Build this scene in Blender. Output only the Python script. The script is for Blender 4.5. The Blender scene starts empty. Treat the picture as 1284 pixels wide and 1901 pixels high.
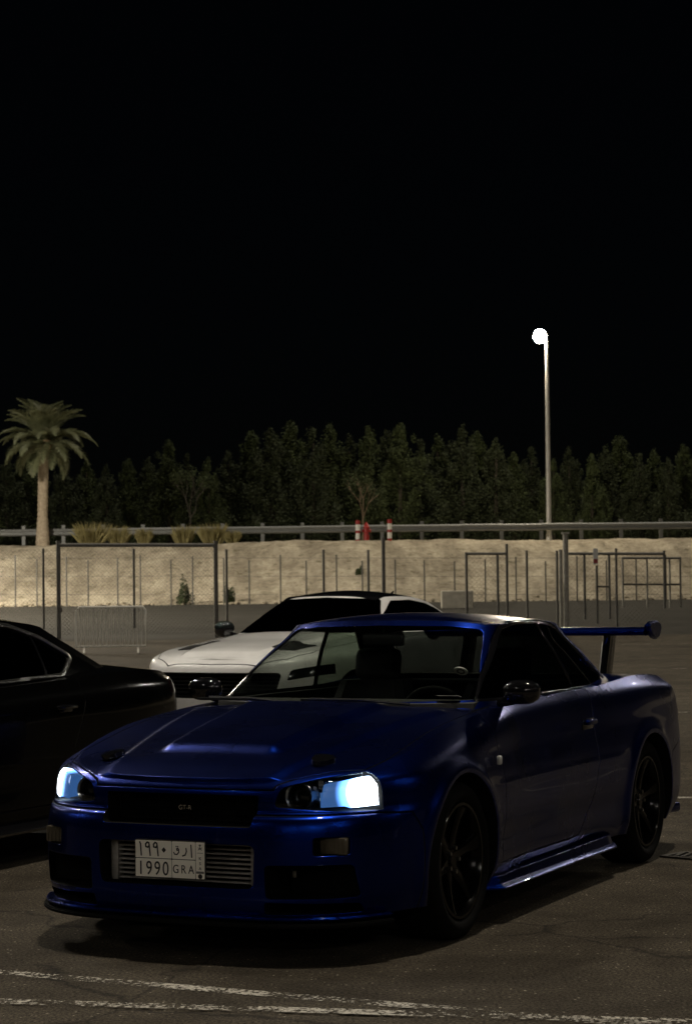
import bpy, bmesh, math, random
import numpy as np
from mathutils import Vector, Matrix
R = math.radians
sc = bpy.context.scene
COL = sc.collection
random.seed(7); np.random.seed(7)

# ------------------------------------------------------------------ camera
CAM_Z = 1.4134
cam = bpy.data.cameras.new('camera'); co = bpy.data.objects.new('camera', cam); COL.objects.link(co)
cam.sensor_fit = 'HORIZONTAL'; cam.sensor_width = 24.0
cam.lens = 3808.0/1284.0*24.0
cam.shift_y = 95.5/1284.0
cam.clip_start = 0.1; cam.clip_end = 3000
cam.dof.use_dof = True; cam.dof.focus_distance = 8.6; cam.dof.aperture_fstop = 9.5
_p, _r = 0.01839, -0.01107
_w = Vector((0, math.cos(_p), math.sin(_p))); _r0 = Vector((1, 0, 0)); _u0 = _r0.cross(_w)
_rt = _r0*math.cos(_r) + _u0*math.sin(_r); _up = -_r0*math.sin(_r) + _u0*math.cos(_r)
co.matrix_world = Matrix(((_rt.x, _up.x, -_w.x, 0), (_rt.y, _up.y, -_w.y, 0), (_rt.z, _up.z, -_w.z, CAM_Z), (0, 0, 0, 1)))
sc.camera = co
F, CX, CY = 3808.0, 642.0, 1046.0
def at(px, py, depth):
    """world point seen at photo pixel (px,py) at the given depth"""
    d = _w + _rt*((px-CX)/F) - _up*((py-CY)/F)
    q = d*(depth/d.y)
    return Vector((q.x, depth, CAM_Z+q.z))

# ------------------------------------------------------------------ world and key light
SUN_EL, SUN_AZ = R(84), R(75)        # azimuth clockwise from +Y
wd = bpy.data.worlds.new('World'); sc.world = wd; wd.use_nodes = True
nt = wd.node_tree; nt.nodes.clear()
sky = nt.nodes.new('ShaderNodeTexSky'); sky.sky_type = 'NISHITA'; sky.sun_disc = False
sky.sun_elevation = SUN_EL; sky.sun_rotation = SUN_AZ
bg = nt.nodes.new('ShaderNodeBackground'); bg.inputs['Strength'].default_value = 0.0002
wo = nt.nodes.new('ShaderNodeOutputWorld')
nt.links.new(sky.outputs[0], bg.inputs[0]); nt.links.new(bg.outputs[0], wo.inputs[0])
sl = bpy.data.lights.new('flood_light', 'SUN'); sl.energy = 1.35; sl.angle = R(3); sl.color = (1.0, 0.90, 0.74)
so = bpy.data.objects.new('flood_light', sl); COL.objects.link(so)
_sd = Vector((math.cos(SUN_EL)*math.sin(SUN_AZ), math.cos(SUN_EL)*math.cos(SUN_AZ), math.sin(SUN_EL)))
so.rotation_euler = _sd.to_track_quat('Z', 'Y').to_euler(); so.location = (0, 0, 40)
vs = sc.view_settings
vs.view_transform = 'Standard'; vs.look = 'None'; vs.exposure = 0.0; vs.gamma = 1.0; vs.use_curve_mapping = False
sc.cycles.use_denoising = True
sc.cycles.max_bounces = 8; sc.cycles.transparent_max_bounces = 16
sc.cycles.sample_clamp_indirect = 4.0
sc.cycles.caustics_reflective = False; sc.cycles.caustics_refractive = False

# ------------------------------------------------------------------ materials
M = {}
def mat(name, col=(.5, .5, .5), rough=.5, metal=0., coat=0., emit=None, estr=0., spec=.5, coat_rough=.03):
    m = bpy.data.materials.new(name); m.use_nodes = True
    b = m.node_tree.nodes['Principled BSDF']
    b.inputs['Base Color'].default_value = (*col, 1); b.inputs['Roughness'].default_value = rough
    b.inputs['Metallic'].default_value = metal; b.inputs['Coat Weight'].default_value = coat
    b.inputs['Coat Roughness'].default_value = coat_rough; b.inputs['Specular IOR Level'].default_value = spec
    if emit: b.inputs['Emission Color'].default_value = (*emit, 1); b.inputs['Emission Strength'].default_value = estr
    M[name] = m
    return m
def nodes(m): return m.node_tree.nodes, m.node_tree.links, m.node_tree.nodes['Principled BSDF']
def noise(N, L, scale, detail=4, rough=.55, vec=None):
    n = N.new('ShaderNodeTexNoise'); n.inputs['Scale'].default_value = scale; n.inputs['Detail'].default_value = detail
    n.inputs['Roughness'].default_value = rough
    if vec is not None: L.new(vec, n.inputs['Vector'])
    return n
def ramp(N, L, src, stops):
    r = N.new('ShaderNodeValToRGB'); L.new(src, r.inputs[0]); e = r.color_ramp.elements
    while len(e) < len(stops): e.new(.5)
    for el, (p, c) in zip(e, stops):
        el.position = p; el.color = (*c, 1) if len(c) == 3 else c
    return r
def mixc(N, L, fac, a, b, mode='MIX'):
    x = N.new('ShaderNodeMix'); x.data_type = 'RGBA'; x.blend_type = mode
    if isinstance(fac, float): x.inputs[0].default_value = fac
    else: L.new(fac, x.inputs[0])
    for i, v in ((6, a), (7, b)):
        if isinstance(v, tuple): x.inputs[i].default_value = (*v, 1)
        else: L.new(v, x.inputs[i])
    return x.outputs[2]
def bump(N, L, b, src, strength=.3, dist=.01):
    k = N.new('ShaderNodeBump'); k.inputs['Strength'].default_value = strength; k.inputs['Distance'].default_value = dist
    L.new(src, k.inputs['Height']); L.new(k.outputs[0], b.inputs['Normal'])
def vary(name, col, col2, scale, rough=.6, metal=0., bmp=0., bdist=.01, detail=5, coat=0.):
    m = mat(name, col, rough, metal, coat); N, L, b = nodes(m)
    tc = N.new('ShaderNodeTexCoord'); n = noise(N, L, scale, detail, .6, tc.outputs['Object'])
    r = ramp(N, L, n.outputs[0], [(.3, col), (.7, col2)]); L.new(r.outputs[0], b.inputs['Base Color'])
    if bmp: bump(N, L, b, n.outputs[0], bmp, bdist)
    return m

def glass(name, tint, fres=1.45, rough=0.0, extra=0.0):
    m = bpy.data.materials.new(name); m.use_nodes = True; N = m.node_tree.nodes; L = m.node_tree.links; N.clear()
    o = N.new('ShaderNodeOutputMaterial'); mx = N.new('ShaderNodeMixShader'); t = N.new('ShaderNodeBsdfTransparent')
    g = N.new('ShaderNodeBsdfGlossy'); g.inputs['Roughness'].default_value = rough; g.inputs['Color'].default_value = (1, 1, 1, 1)
    lw = N.new('ShaderNodeLayerWeight'); lw.inputs['Blend'].default_value = .5      # Schlick, same from both sides
    pw = N.new('ShaderNodeMath'); pw.operation = 'POWER'; pw.inputs[1].default_value = 5.0; L.new(lw.outputs['Facing'], pw.inputs[0])
    f0 = ((fres-1)/(fres+1))**2
    fr = N.new('ShaderNodeMath'); fr.operation = 'MULTIPLY_ADD'; fr.inputs[1].default_value = .9*(1-f0); fr.inputs[2].default_value = f0; L.new(pw.outputs[0], fr.inputs[0])
    t.inputs['Color'].default_value = (*tint, 1)
    L.new(fr.outputs[0], mx.inputs[0]); L.new(t.outputs[0], mx.inputs[1]); L.new(g.outputs[0], mx.inputs[2]); L.new(mx.outputs[0], o.inputs[0])
    M[name] = m; return m

def paint(name, col, metal, rough, coat=1.0, flake=True):
    m = mat(name, col, rough, metal, coat, coat_rough=.025); N, L, b = nodes(m); b.inputs['Coat IOR'].default_value = 1.33
    tc = N.new('ShaderNodeTexCoord')
    n = noise(N, L, 3.0, 3, .5, tc.outputs['Object'])
    r = ramp(N, L, n.outputs[0], [(.35, tuple(c*.9 for c in col)), (.7, tuple(min(1, c*1.1) for c in col))])
    L.new(r.outputs[0], b.inputs['Base Color'])
    rr = ramp(N, L, n.outputs[0], [(.3, (rough*.92,)*3), (.75, (rough*1.1,)*3)]); L.new(rr.outputs[0], b.inputs['Roughness'])
    if flake:
        v = N.new('ShaderNodeTexVoronoi'); v.inputs['Scale'].default_value = 900; L.new(tc.outputs['Object'], v.inputs['Vector'])
        bv = N.new('ShaderNodeBevel'); bv.samples = 4; bv.inputs['Radius'].default_value = .007
        L.new(bv.outputs[0], b.inputs['Coat Normal'])
        k = N.new('ShaderNodeBump'); k.inputs['Strength'].default_value = .06; L.new(bv.outputs[0], k.inputs['Normal']); k.inputs['Distance'].default_value = .001
        L.new(v.outputs['Color'], k.inputs['Height']); L.new(k.outputs[0], b.inputs['Normal'])
    # faint dust film that dulls the clear coat
    n2 = noise(N, L, 14, 6, .65, tc.outputs['Object'])
    r2 = ramp(N, L, n2.outputs[0], [(.45, (.008,)*3), (.8, (.03,)*3)]); L.new(r2.outputs[0], b.inputs['Coat Roughness'])
    return m

paint('blue_paint', (.0012, .0145, .165), .98, .28, coat=.45); M['blue_paint'].node_tree.nodes['Principled BSDF'].inputs['Specular IOR Level'].default_value = .2
paint('white_paint', (.86, .85, .84), .0, .35, flake=False)
paint('black_paint', (.002, .002, .002), .0, .14, coat=.35); M['black_paint'].node_tree.nodes['Principled BSDF'].inputs['Specular IOR Level'].default_value = .1
mat('gloss_black', (.006, .006, .007), .12, coat=.5)
mat('trim_black', (.012, .012, .012), .45)
vary('dark_plastic', (.010, .010, .010), (.018, .018, .017), 30, .55)
mat('void_black', (.004, .004, .004), .8, spec=.1)
vary('rubber', (.002, .002, .002), (.004, .004, .0035), 25, .8, bmp=.2, bdist=.003); M['rubber'].node_tree.nodes['Principled BSDF'].inputs['Specular IOR Level'].default_value = .12
mat('wheel_black', (.002, .002, .002), .16, .0, coat=.0, spec=.2)
mat('disc_steel', (.05, .048, .045), .35, 1.0)
mat('chrome', (.8, .8, .8), .12, 1.0)
mat('dull_chrome', (.35, .35, .34), .3, 1.0)
mat('reflector', (.55, .58, .62), .22, 1.0)
vary('alloy_fin', (.30, .29, .27), (.42, .40, .37), 40, .5, .35)
vary('interior_cloth', (.012, .012, .013), (.02, .02, .02), 60, .9)
vary('dash_plastic', (.016, .016, .015), (.024, .023, .021), 90, .7)
mat('amber_lens', (.10, .085, .06), .2, coat=.6)
mat('clear_lens_solid', (.55, .55, .52), .15, coat=.8)
mat('red_lens', (.012, .002, .002), .15, coat=.8)
mat('paper', (.78, .76, .72), .7)
mat('plate_white', (.93, .89, .80), .5)
mat('plate_ink', (.01, .01, .01), .5)
mat('plate_grey', (.16, .15, .14), .5)
mat('lamp_blue', (1, 1, 1), .5, emit=(.30, .55, 1.0), estr=3.0)
mat('lamp_head_glow', (1, 1, 1), .5, emit=(1.0, .86, .62), estr=1100)
mat('mast_glow', (1, 1, 1), .5, emit=(1.0, .93, .82), estr=9000)
mat('key_glow', (1, 1, 1), .5, emit=(1.0, .93, .80), estr=2700)
mat('flood_glow', (1, 1, 1), .5, emit=(1.0, .90, .72), estr=14000)
def lamp_mat():
    # a lit reflector bowl: brightest round the bulb, bluer and dimmer towards its rim
    m = mat('lamp_white', (1, 1, 1), .5, emit=(.72, .86, 1.0), estr=1); N, L, b = nodes(m)
    tc = N.new('ShaderNodeTexCoord'); ab = N.new('ShaderNodeVectorMath'); ab.operation = 'ABSOLUTE'; L.new(tc.outputs['Object'], ab.inputs[0])
    sb = N.new('ShaderNodeVectorMath'); sb.operation = 'SUBTRACT'; sb.inputs[1].default_value = (.728, .62, .668); L.new(ab.outputs[0], sb.inputs[0])
    ml = N.new('ShaderNodeVectorMath'); ml.operation = 'MULTIPLY'; ml.inputs[1].default_value = (1.0, .55, .85); L.new(sb.outputs[0], ml.inputs[0])
    ln = N.new('ShaderNodeVectorMath'); ln.operation = 'LENGTH'; L.new(ml.outputs[0], ln.inputs[0])
    mr = N.new('ShaderNodeMapRange'); mr.inputs['From Min'].default_value = .03; mr.inputs['From Max'].default_value = .125; L.new(ln.outputs['Value'], mr.inputs['Value'])
    r = ramp(N, L, mr.outputs[0], [(0, (1, 1, 1)), (.36, (.62, .80, 1)), (.60, (.035, .10, .30)), (1, (.002, .006, .016))]); r.color_ramp.interpolation = 'EASE'
    L.new(r.outputs[0], b.inputs['Emission Color']); b.inputs['Emission Strength'].default_value = 18.0
    b.inputs['Base Color'].default_value = (.10, .10, .11, 1); b.inputs['Metallic'].default_value = .6; b.inputs['Roughness'].default_value = .25
lamp_mat()
glass('wind_glass', (.86, .885, .86), 1.5)
glass('tint_glass', (.50, .56, .50), 1.5); glass('deep_tint', (.30, .32, .31), 1.5)
glass('dark_glass', (.05, .05, .05), 1.5)
glass('lens_glass', (.93, .95, .97), 1.4)
vary('galvanised', (.12, .125, .125), (.19, .195, .19), 18, .6, .3)
vary('dark_steel', (.09, .086, .078), (.15, .142, .125), 14, .6, .2)
vary('barrier_steel', (.26, .245, .21), (.38, .36, .31), 12, .6, .1)
vary('pole_steel', (.62, .62, .60), (.76, .75, .73), 4, .45, .2)
vary('bark', (.10, .075, .05), (.20, .15, .10), 18, .9, bmp=.6, bdist=.03)
vary('dark_bark', (.020, .017, .012), (.045, .037, .027), 18, .9, bmp=.6, bdist=.03)
vary('concrete', (.40, .37, .31), (.55, .51, .43), 5, .9, bmp=.3, bdist=.02)
vary('palm_bark', (.30, .24, .175), (.50, .42, .31), 9, .9, bmp=.8, bdist=.05)
vary('leaf_dark', (.013, .019, .006), (.026, .036, .011), 1.6, .9)
vary('leaf_mid', (.020, .030, .008), (.040, .055, .014), 1.6, .9)
vary('palm_leaf', (.10, .115, .055), (.18, .19, .10), 2.0, .6)
vary('palm_dry', (.20, .14, .07), (.28, .20, .11), 3, .8)
vary('dry_grass', (.16, .14, .05), (.27, .23, .10), 5, .8)
vary('hydrant_red', (.26, .012, .012), (.36, .02, .018), 12, .45)
vary('barrier_bright', (.55, .53, .48), (.72, .69, .62), 12, .6)
mat('post_white', (.72, .71, .68), .5)
vary('cast_iron', (.03, .028, .025), (.06, .055, .05), 20, .6, .5)
vary('rock', (.20, .17, .12), (.32, .275, .20), 3, .9, bmp=.5, bdist=.05)

def asphalt():
    m = mat('asphalt', (.05, .05, .05), .9, spec=.12); N, L, b = nodes(m)
    g = N.new('ShaderNodeNewGeometry'); P = g.outputs['Position']
    big = noise(N, L, .55, 7, .68, P); mid = noise(N, L, 3.2, 6, .65, P); fine = noise(N, L, 80, 4, .8, P)
    c1 = ramp(N, L, big.outputs[0], [(.28, (.032, .027, .0205)), (.74, (.085, .0735, .056))])
    c2 = ramp(N, L, mid.outputs[0], [(.3, (.62, .61, .60)), (.7, (1.2, 1.2, 1.2))])
    c = mixc(N, L, 1.0, c1.outputs[0], c2.outputs[0], 'MULTIPLY')
    c3 = ramp(N, L, fine.outputs[0], [(.38, (.15, .145, .14)), (.64, (2.2, 2.16, 2.1))])
    c = mixc(N, L, 1.0, c, c3.outputs[0], 'MULTIPLY')
    # pale stone chips worn to the surface
    v = N.new('ShaderNodeTexVoronoi'); v.inputs['Scale'].default_value = 62; L.new(P, v.inputs['Vector'])
    sp = N.new('ShaderNodeSeparateColor'); L.new(v.outputs['Color'], sp.inputs[0])
    k = N.new('ShaderNodeMath'); k.operation = 'GREATER_THAN'; k.inputs[1].default_value = .945; L.new(sp.outputs[0], k.inputs[0])
    k2 = N.new('ShaderNodeMath'); k2.operation = 'LESS_THAN'; k2.inputs[1].default_value = .30; L.new(v.outputs['Distance'], k2.inputs[0])
    k3 = N.new('ShaderNodeMath'); k3.operation = 'MULTIPLY'; L.new(k.outputs[0], k3.inputs[0]); L.new(k2.outputs[0], k3.inputs[1])
    cn = ramp(N, L, mid.outputs[0], [(.42, (0, 0, 0)), (.62, (1, 1, 1))])
    k4 = N.new('ShaderNodeMath'); k4.operation = 'MULTIPLY'; L.new(k3.outputs[0], k4.inputs[0]); L.new(cn.outputs[0], k4.inputs[1])
    c = mixc(N, L, k4.outputs[0], c, (.40, .36, .29))
    # hairline cracks
    wv = noise(N, L, 2.0, 4, .6, P); wm = N.new('ShaderNodeVectorMath'); wm.operation = 'MULTIPLY_ADD'; wm.inputs[1].default_value = (.5, .5, 0); L.new(wv.outputs['Color'], wm.inputs[0]); L.new(P, wm.inputs[2])
    vc = N.new('ShaderNodeTexVoronoi'); vc.feature = 'DISTANCE_TO_EDGE'; vc.inputs['Scale'].default_value = .55; L.new(wm.outputs[0], vc.inputs['Vector'])
    kc = ramp(N, L, vc.outputs['Distance'], [(.0, (.75, .75, .75)), (.007, (0, 0, 0))])
    c = mixc(N, L, kc.outputs[0], c, (.010, .009, .008))
    # dark oil stains
    st = noise(N, L, 1.1, 4, .5, P); r = ramp(N, L, st.outputs[0], [(.60, (0, 0, 0)), (.72, (.45, .45, .45))])
    c = mixc(N, L, r.outputs[0], c, (.022, .019, .016))
    L.new(c, b.inputs['Base Color'])
    bump(N, L, b, fine.outputs[0], .6, .006)
asphalt()
def road_grey():
    m = mat('road_asphalt', (.07, .07, .06), .9, spec=.12); N, L, b = nodes(m)
    g = N.new('ShaderNodeNewGeometry'); n = noise(N, L, .5, 8, .65, g.outputs['Position'])
    r = ramp(N, L, n.outputs[0], [(.3, (.027, .0255, .0215)), (.7, (.043, .040, .0345))]); L.new(r.outputs[0], b.inputs['Base Color'])
road_grey()
def sand():
    m = mat('sand', (.4, .34, .24), .95, spec=.1); N, L, b = nodes(m)
    g = N.new('ShaderNodeNewGeometry'); P = g.outputs['Position']
    a = noise(N, L, .8, 8, .65, P); f = noise(N, L, 6, 6, .7, P); o = noise(N, L, .28, 4, .5, P)
    c = ramp(N, L, a.outputs[0], [(.3, (.35, .308, .235)), (.7, (.57, .508, .395))])
    c2 = ramp(N, L, f.outputs[0], [(.3, (.72, .71, .70)), (.65, (1.12, 1.12, 1.12))])
    c = mixc(N, L, 1.0, c.outputs[0], c2.outputs[0], 'MULTIPLY')
    # sparse weed stains
    s2 = noise(N, L, 2.2, 6, .75, P); r = ramp(N, L, s2.outputs[0], [(.53, (0, 0, 0)), (.66, (.75, .75, .75))])
    c = mixc(N, L, r.outputs[0], c, (.13, .115, .065))
    # run-off streaks and darker damp patches
    mp = N.new('ShaderNodeMapping'); mp.inputs['Scale'].default_value = (1.0, .22, .22); L.new(P, mp.inputs[0])
    st = noise(N, L, .9, 7, .7, mp.outputs[0]); r3 = ramp(N, L, st.outputs[0], [(.40, (.62, .61, .60)), (.62, (1.08, 1.08, 1.08))])
    c = mixc(N, L, 1.0, c, r3.outputs[0], 'MULTIPLY')
    L.new(c, b.inputs['Base Color']); bump(N, L, b, f.outputs[0], .9, .16)
sand()
def worn(name, lo, hi, scale=26):
    """road paint rubbed off in patches: bare asphalt shows through the gaps"""
    m = mat(name, (.6, .57, .5), .8, spec=.3); N, L, b = nodes(m)
    g = N.new('ShaderNodeNewGeometry'); P = g.outputs['Position']
    n1 = noise(N, L, scale, 4, .6, P); n2 = noise(N, L, 3.5, 3, .5, P)
    mm = N.new('ShaderNodeMath'); mm.operation = 'MULTIPLY_ADD'; mm.inputs[1].default_value = .62; L.new(n1.outputs[0], mm.inputs[0])
    m2 = N.new('ShaderNodeMath'); m2.operation = 'MULTIPLY'; m2.inputs[1].default_value = .38; L.new(n2.outputs[0], m2.inputs[0]); L.new(m2.outputs[0], mm.inputs[2])
    r = ramp(N, L, mm.outputs[0], [(lo, (0, 0, 0)), (hi, (1, 1, 1))])
    L.new(r.outputs[0], b.inputs['Alpha'])
    f = noise(N, L, 90, 2, .6, P); rc = ramp(N, L, f.outputs[0], [(.35, (.26, .24, .20)), (.65, (.62, .58, .50))]); L.new(rc.outputs[0], b.inputs['Base Color'])
worn('worn_paint', .495, .54, 58); worn('worn_paint_far', .36, .62, 8)

# ------------------------------------------------------------------ mesh helpers
def link(name, me, m=None, parent=None, smooth=None):
    if m is not None and not me.materials: me.materials.append(M[m] if isinstance(m, str) else m)
    o = bpy.data.objects.new(name, me); COL.objects.link(o)
    if parent is not None: o.parent = parent
    if smooth is not None:
        me.shade_smooth()
        if smooth < 179: me.set_sharp_from_angle(angle=R(smooth))
    return o
def from_bm(name, bm, m=None, parent=None, smooth=None, recalc=True):
    if recalc: bmesh.ops.recalc_face_normals(bm, faces=bm.faces)
    me = bpy.data.meshes.new(name); bm.to_mesh(me); bm.free()
    return link(name, me, m, parent, smooth)
def pyd(name, v, f, m=None, parent=None, smooth=None):
    me = bpy.data.meshes.new(name); me.from_pydata([tuple(map(float, p)) for p in v], [], f); me.update()
    return link(name, me, m, parent, smooth)
def empty(name, loc=(0, 0, 0), rz=0.):
    o = bpy.data.objects.new(name, None); COL.objects.link(o); o.location = loc; o.rotation_euler = (0, 0, rz); o.empty_display_size = .2
    return o
def tag(o, label=None, cat=None, group=None, kind=None):
    if label: o['label'] = label
    if cat: o['category'] = cat
    if group: o['group'] = group
    if kind: o['kind'] = kind
    return o
def box(bm, c, s, rot=None, bevel=0.):
    g = bmesh.ops.create_cube(bm, size=1.0); vs_ = g['verts']
    bmesh.ops.scale(bm, vec=s, verts=vs_)
    if bevel:
        es = list({e for v in vs_ for e in v.link_edges})
        r = bmesh.ops.bevel(bm, geom=es, offset=bevel, segments=2, affect='EDGES', profile=.5)
        vs_ = list({v for f in r['faces'] for v in f.verts} | {v for v in vs_ if v.is_valid})
    if rot is not None: bmesh.ops.rotate(bm, cent=(0, 0, 0), matrix=rot, verts=vs_)
    bmesh.ops.translate(bm, vec=c, verts=vs_)
    return vs_
def frame_from(d):
    d = Vector(d).normalized(); a = Vector((0, 0, 1)) if abs(d.z) < .95 else Vector((1, 0, 0))
    x = a.cross(d).normalized(); return x, d.cross(x)
def tube(bm, pts, rad, n=8, cap=True):
    pts = [Vector(p) for p in pts]; rings = []
    for i, p in enumerate(pts):
        d = pts[min(i+1, len(pts)-1)] - pts[max(i-1, 0)]
        x, y = frame_from(d); r = rad[i] if isinstance(rad, (list, tuple)) else rad
        rings.append([bm.verts.new(p + x*(r*math.cos(2*math.pi*k/n)) + y*(r*math.sin(2*math.pi*k/n))) for k in range(n)])
    for a, b in zip(rings, rings[1:]):
        for k in range(n): bm.faces.new((a[k], a[(k+1) % n], b[(k+1) % n], b[k]))
    if cap:
        bm.faces.new(rings[0][::-1]); bm.faces.new(rings[-1])
    return rings
def lathe(bm, prof, n=48, axis='x', c=(0, 0, 0)):
    """profile of (along-axis, radius); closed ring when first == last"""
    rings = []
    for (a, r) in prof:
        ring = []
        for k in range(n):
            t = 2*math.pi*k/n; u, v = r*math.cos(t), r*math.sin(t)
            p = (a, u, v) if axis == 'x' else ((u, a, v) if axis == 'y' else (u, v, a))
            ring.append(bm.verts.new((p[0]+c[0], p[1]+c[1], p[2]+c[2])))
        rings.append(ring)
    for a, b in zip(rings, rings[1:]):
        for k in range(n): bm.faces.new((a[k], a[(k+1) % n], b[(k+1) % n], b[k]))
    return rings
def prism_bm(bm, poly, axis, a, b):
    def P(u, v, w): return {'x': (w, u, v), 'y': (u, w, v), 'z': (u, v, w)}[axis]
    A = [bm.verts.new(P(u, v, a)) for u, v in poly]; B = [bm.verts.new(P(u, v, b)) for u, v in poly]
    fs = [bm.faces.new(A), bm.faces.new(B[::-1])]; n = len(poly)
    for i in range(n): fs.append(bm.faces.new((A[i], B[i], B[(i+1) % n], A[(i+1) % n])))
    return fs
def rounded(poly, r, n=4):
    out = []; m = len(poly)
    for i in range(m):
        p0, p, p1 = Vector(poly[i-1]), Vector(poly[i]), Vector(poly[(i+1) % m])
        a = (p0-p); b = (p1-p); rr = min(r, a.length*.45, b.length*.45)
        A = p + a.normalized()*rr; B = p + b.normalized()*rr
        for k in range(n+1):
            t = k/n; q = A*(1-t)**2 + p*2*t*(1-t) + B*t*t; out.append((q.x, q.y))
    return out
def offset_poly(poly, d):
    """inset (d>0) of a simple polygon"""
    area = sum(poly[i-1][0]*poly[i][1]-poly[i][0]*poly[i-1][1] for i in range(len(poly)))
    s = 1 if area > 0 else -1; out = []; m = len(poly)
    for i in range(m):
        p0, p, p1 = Vector(poly[i-1]), Vector(poly[i]), Vector(poly[(i+1) % m])
        e0 = (p-p0).normalized(); e1 = (p1-p).normalized()
        n0 = Vector((-e0.y, e0.x))*s; n1 = Vector((-e1.y, e1.x))*s
        k = n0+n1; k = k/max(.3, k.dot(n0)) if k.length > 1e-6 else n0
        q = p + k*d; out.append((q.x, q.y))
    return out
def cutter(polys, m='void_black'):
    """list of (poly, axis, a, b) -> one temp object"""
    bm = bmesh.new()
    for pl in polys: prism_bm(bm, *pl)
    return from_bm('tmp_cutter', bm, m)
def drop(o):
    me = o.data; bpy.data.objects.remove(o); 
    if me and me.users == 0: bpy.data.meshes.remove(me)
def boolean(o, cut, op, rm=True):
    md = o.modifiers.new('b', 'BOOLEAN'); md.object = cut; md.operation = op; md.solver = 'EXACT'; md.material_mode = 'TRANSFER'
    dg = bpy.context.evaluated_depsgraph_get(); dg.update()
    me = bpy.data.meshes.new_from_object(o.evaluated_get(dg), depsgraph=dg)
    o.modifiers.clear(); old = o.data; o.data = me
    if old.users == 0: bpy.data.meshes.remove(old)
    if rm: drop(cut)
    return o
def dup_tmp(o):
    c = o.copy(); c.data = o.data.copy(); COL.objects.link(c); return c
def patch(src, polys, keep, name, m, parent, thick=.004, sink=0., smooth=40):
    """the skin of src inside the prisms, as a thin sheet with thickness"""
    o = dup_tmp(src); boolean(o, cutter(polys, 'cut_marker'), 'INTERSECT')
    idx = [i for i, mm in enumerate(o.data.materials) if mm and mm.name == 'cut_marker']
    bm = bmesh.new(); bm.from_mesh(o.data); drop(o)
    bmesh.ops.delete(bm, geom=[f for f in bm.faces if f.material_index in idx or (keep and not keep(f.calc_center_median()))], context='FACES')
    bmesh.ops.delete(bm, geom=[v for v in bm.verts if not v.link_faces], context='VERTS')
    bm.normal_update()
    base = [v for v in bm.verts]; nrm = {v: v.normal.copy() for v in base}
    for v in base: v.co -= nrm[v]*sink
    r = bmesh.ops.duplicate(bm, geom=bm.verts[:]+bm.edges[:]+bm.faces[:])
    vm = r['vert_map']
    bedges = [e for e in bm.edges if e.is_boundary and e.verts[0] in nrm and e.verts[1] in nrm]
    for v in base: vm[v].co = v.co - nrm[v]*thick
    for f in [g for g in r['geom'] if isinstance(g, bmesh.types.BMFace)]: f.normal_flip()
    for e in bedges:
        a, b = e.verts
        try: bm.faces.new((a, b, vm[b], vm[a]))
        except ValueError: pass
    for f in bm.faces: f.material_index = 0
    bmesh.ops.recalc_face_normals(bm, faces=bm.faces)
    return from_bm(name, bm, m, parent, smooth, recalc=False)
mat('cut_marker', (0, 0, 0))
def block(src, polys, name, m, parent, sink):
    o = dup_tmp(src); boolean(o, cutter(polys, 'cut_marker'), 'INTERSECT')
    bm = bmesh.new(); bm.from_mesh(o.data); drop(o); bm.normal_update()
    for v in bm.verts: v.co -= v.normal*sink
    for f in bm.faces: f.material_index = 0
    return from_bm(name, bm, m, parent, 40)
def split_part(body, polys, inner, name, parent, smooth=35):
    p = dup_tmp(body); p.name = name; boolean(p, cutter(inner, 'trim_black'), 'INTERSECT'); boolean(body, cutter(polys, 'trim_black'), 'DIFFERENCE')
    p.parent = parent; return p
def finish(o, name, parent, smooth=32):
    o.name = name; o.parent = parent; o.data.shade_smooth(); o.data.set_sharp_from_angle(angle=R(smooth)); return o
def half(o, name, parent, sign):
    """copy of the faces with x of one sign (loose halves of a mirrored part)"""
    bm = bmesh.new(); bm.from_mesh(o.data)
    bmesh.ops.delete(bm, geom=[f for f in bm.faces if f.calc_center_median().x*sign < 0], context='FACES')
    me = bpy.data.meshes.new(name); bm.to_mesh(me); bm.free()
    for mm in o.data.materials: me.materials.append(mm)
    p = bpy.data.objects.new(name, me); COL.objects.link(p); p.parent = parent
    return p
# smooth curves -----------------------------------------------------
def crspline(t, P, T):
    """non-uniform Catmull-Rom through P at knots t, sampled at T"""
    P = np.asarray(P, float); t = np.asarray(t, float); n = len(t)
    m = np.zeros_like(P)
    h = np.diff(t); s = np.diff(P, axis=0)/h.reshape((-1,)+(1,)*(P.ndim-1))
    hh = h.reshape((-1,)+(1,)*(P.ndim-1))
    m[1:-1] = (s[:-1]*hh[1:] + s[1:]*hh[:-1])/(hh[:-1]+hh[1:])
    # limit overshoot
    sm = np.minimum(np.abs(s[:-1]), np.abs(s[1:])) * 2.2
    m[1:-1] = np.clip(m[1:-1], -sm, sm); m[1:-1] = np.where(s[:-1]*s[1:] < 0, m[1:-1]*.35, m[1:-1])
    m[0] = s[0]; m[-1] = s[-1]
    i = np.clip(np.searchsorted(t, T, side='right')-1, 0, n-2)
    sh = (-1,)+(1,)*(P.ndim-1)
    u = ((T-t[i])/h[i]).reshape(sh); H = h[i].reshape(sh)
    return (2*u**3-3*u**2+1)*P[i] + (u**3-2*u**2+u)*H*m[i] + (-2*u**3+3*u**2)*P[i+1] + (u**3-u**2)*H*m[i+1]
def interp(x, pts):
    pts = sorted(pts); t = np.array([p[0] for p in pts], float); v = np.array([p[1] for p in pts], float)
    return crspline(t, v, np.clip(np.atleast_1d(np.asarray(x, float)), t[0], t[-1]))
def sstep(x): x = np.clip(x, 0, 1); return x*x*(3-2*x)

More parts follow.
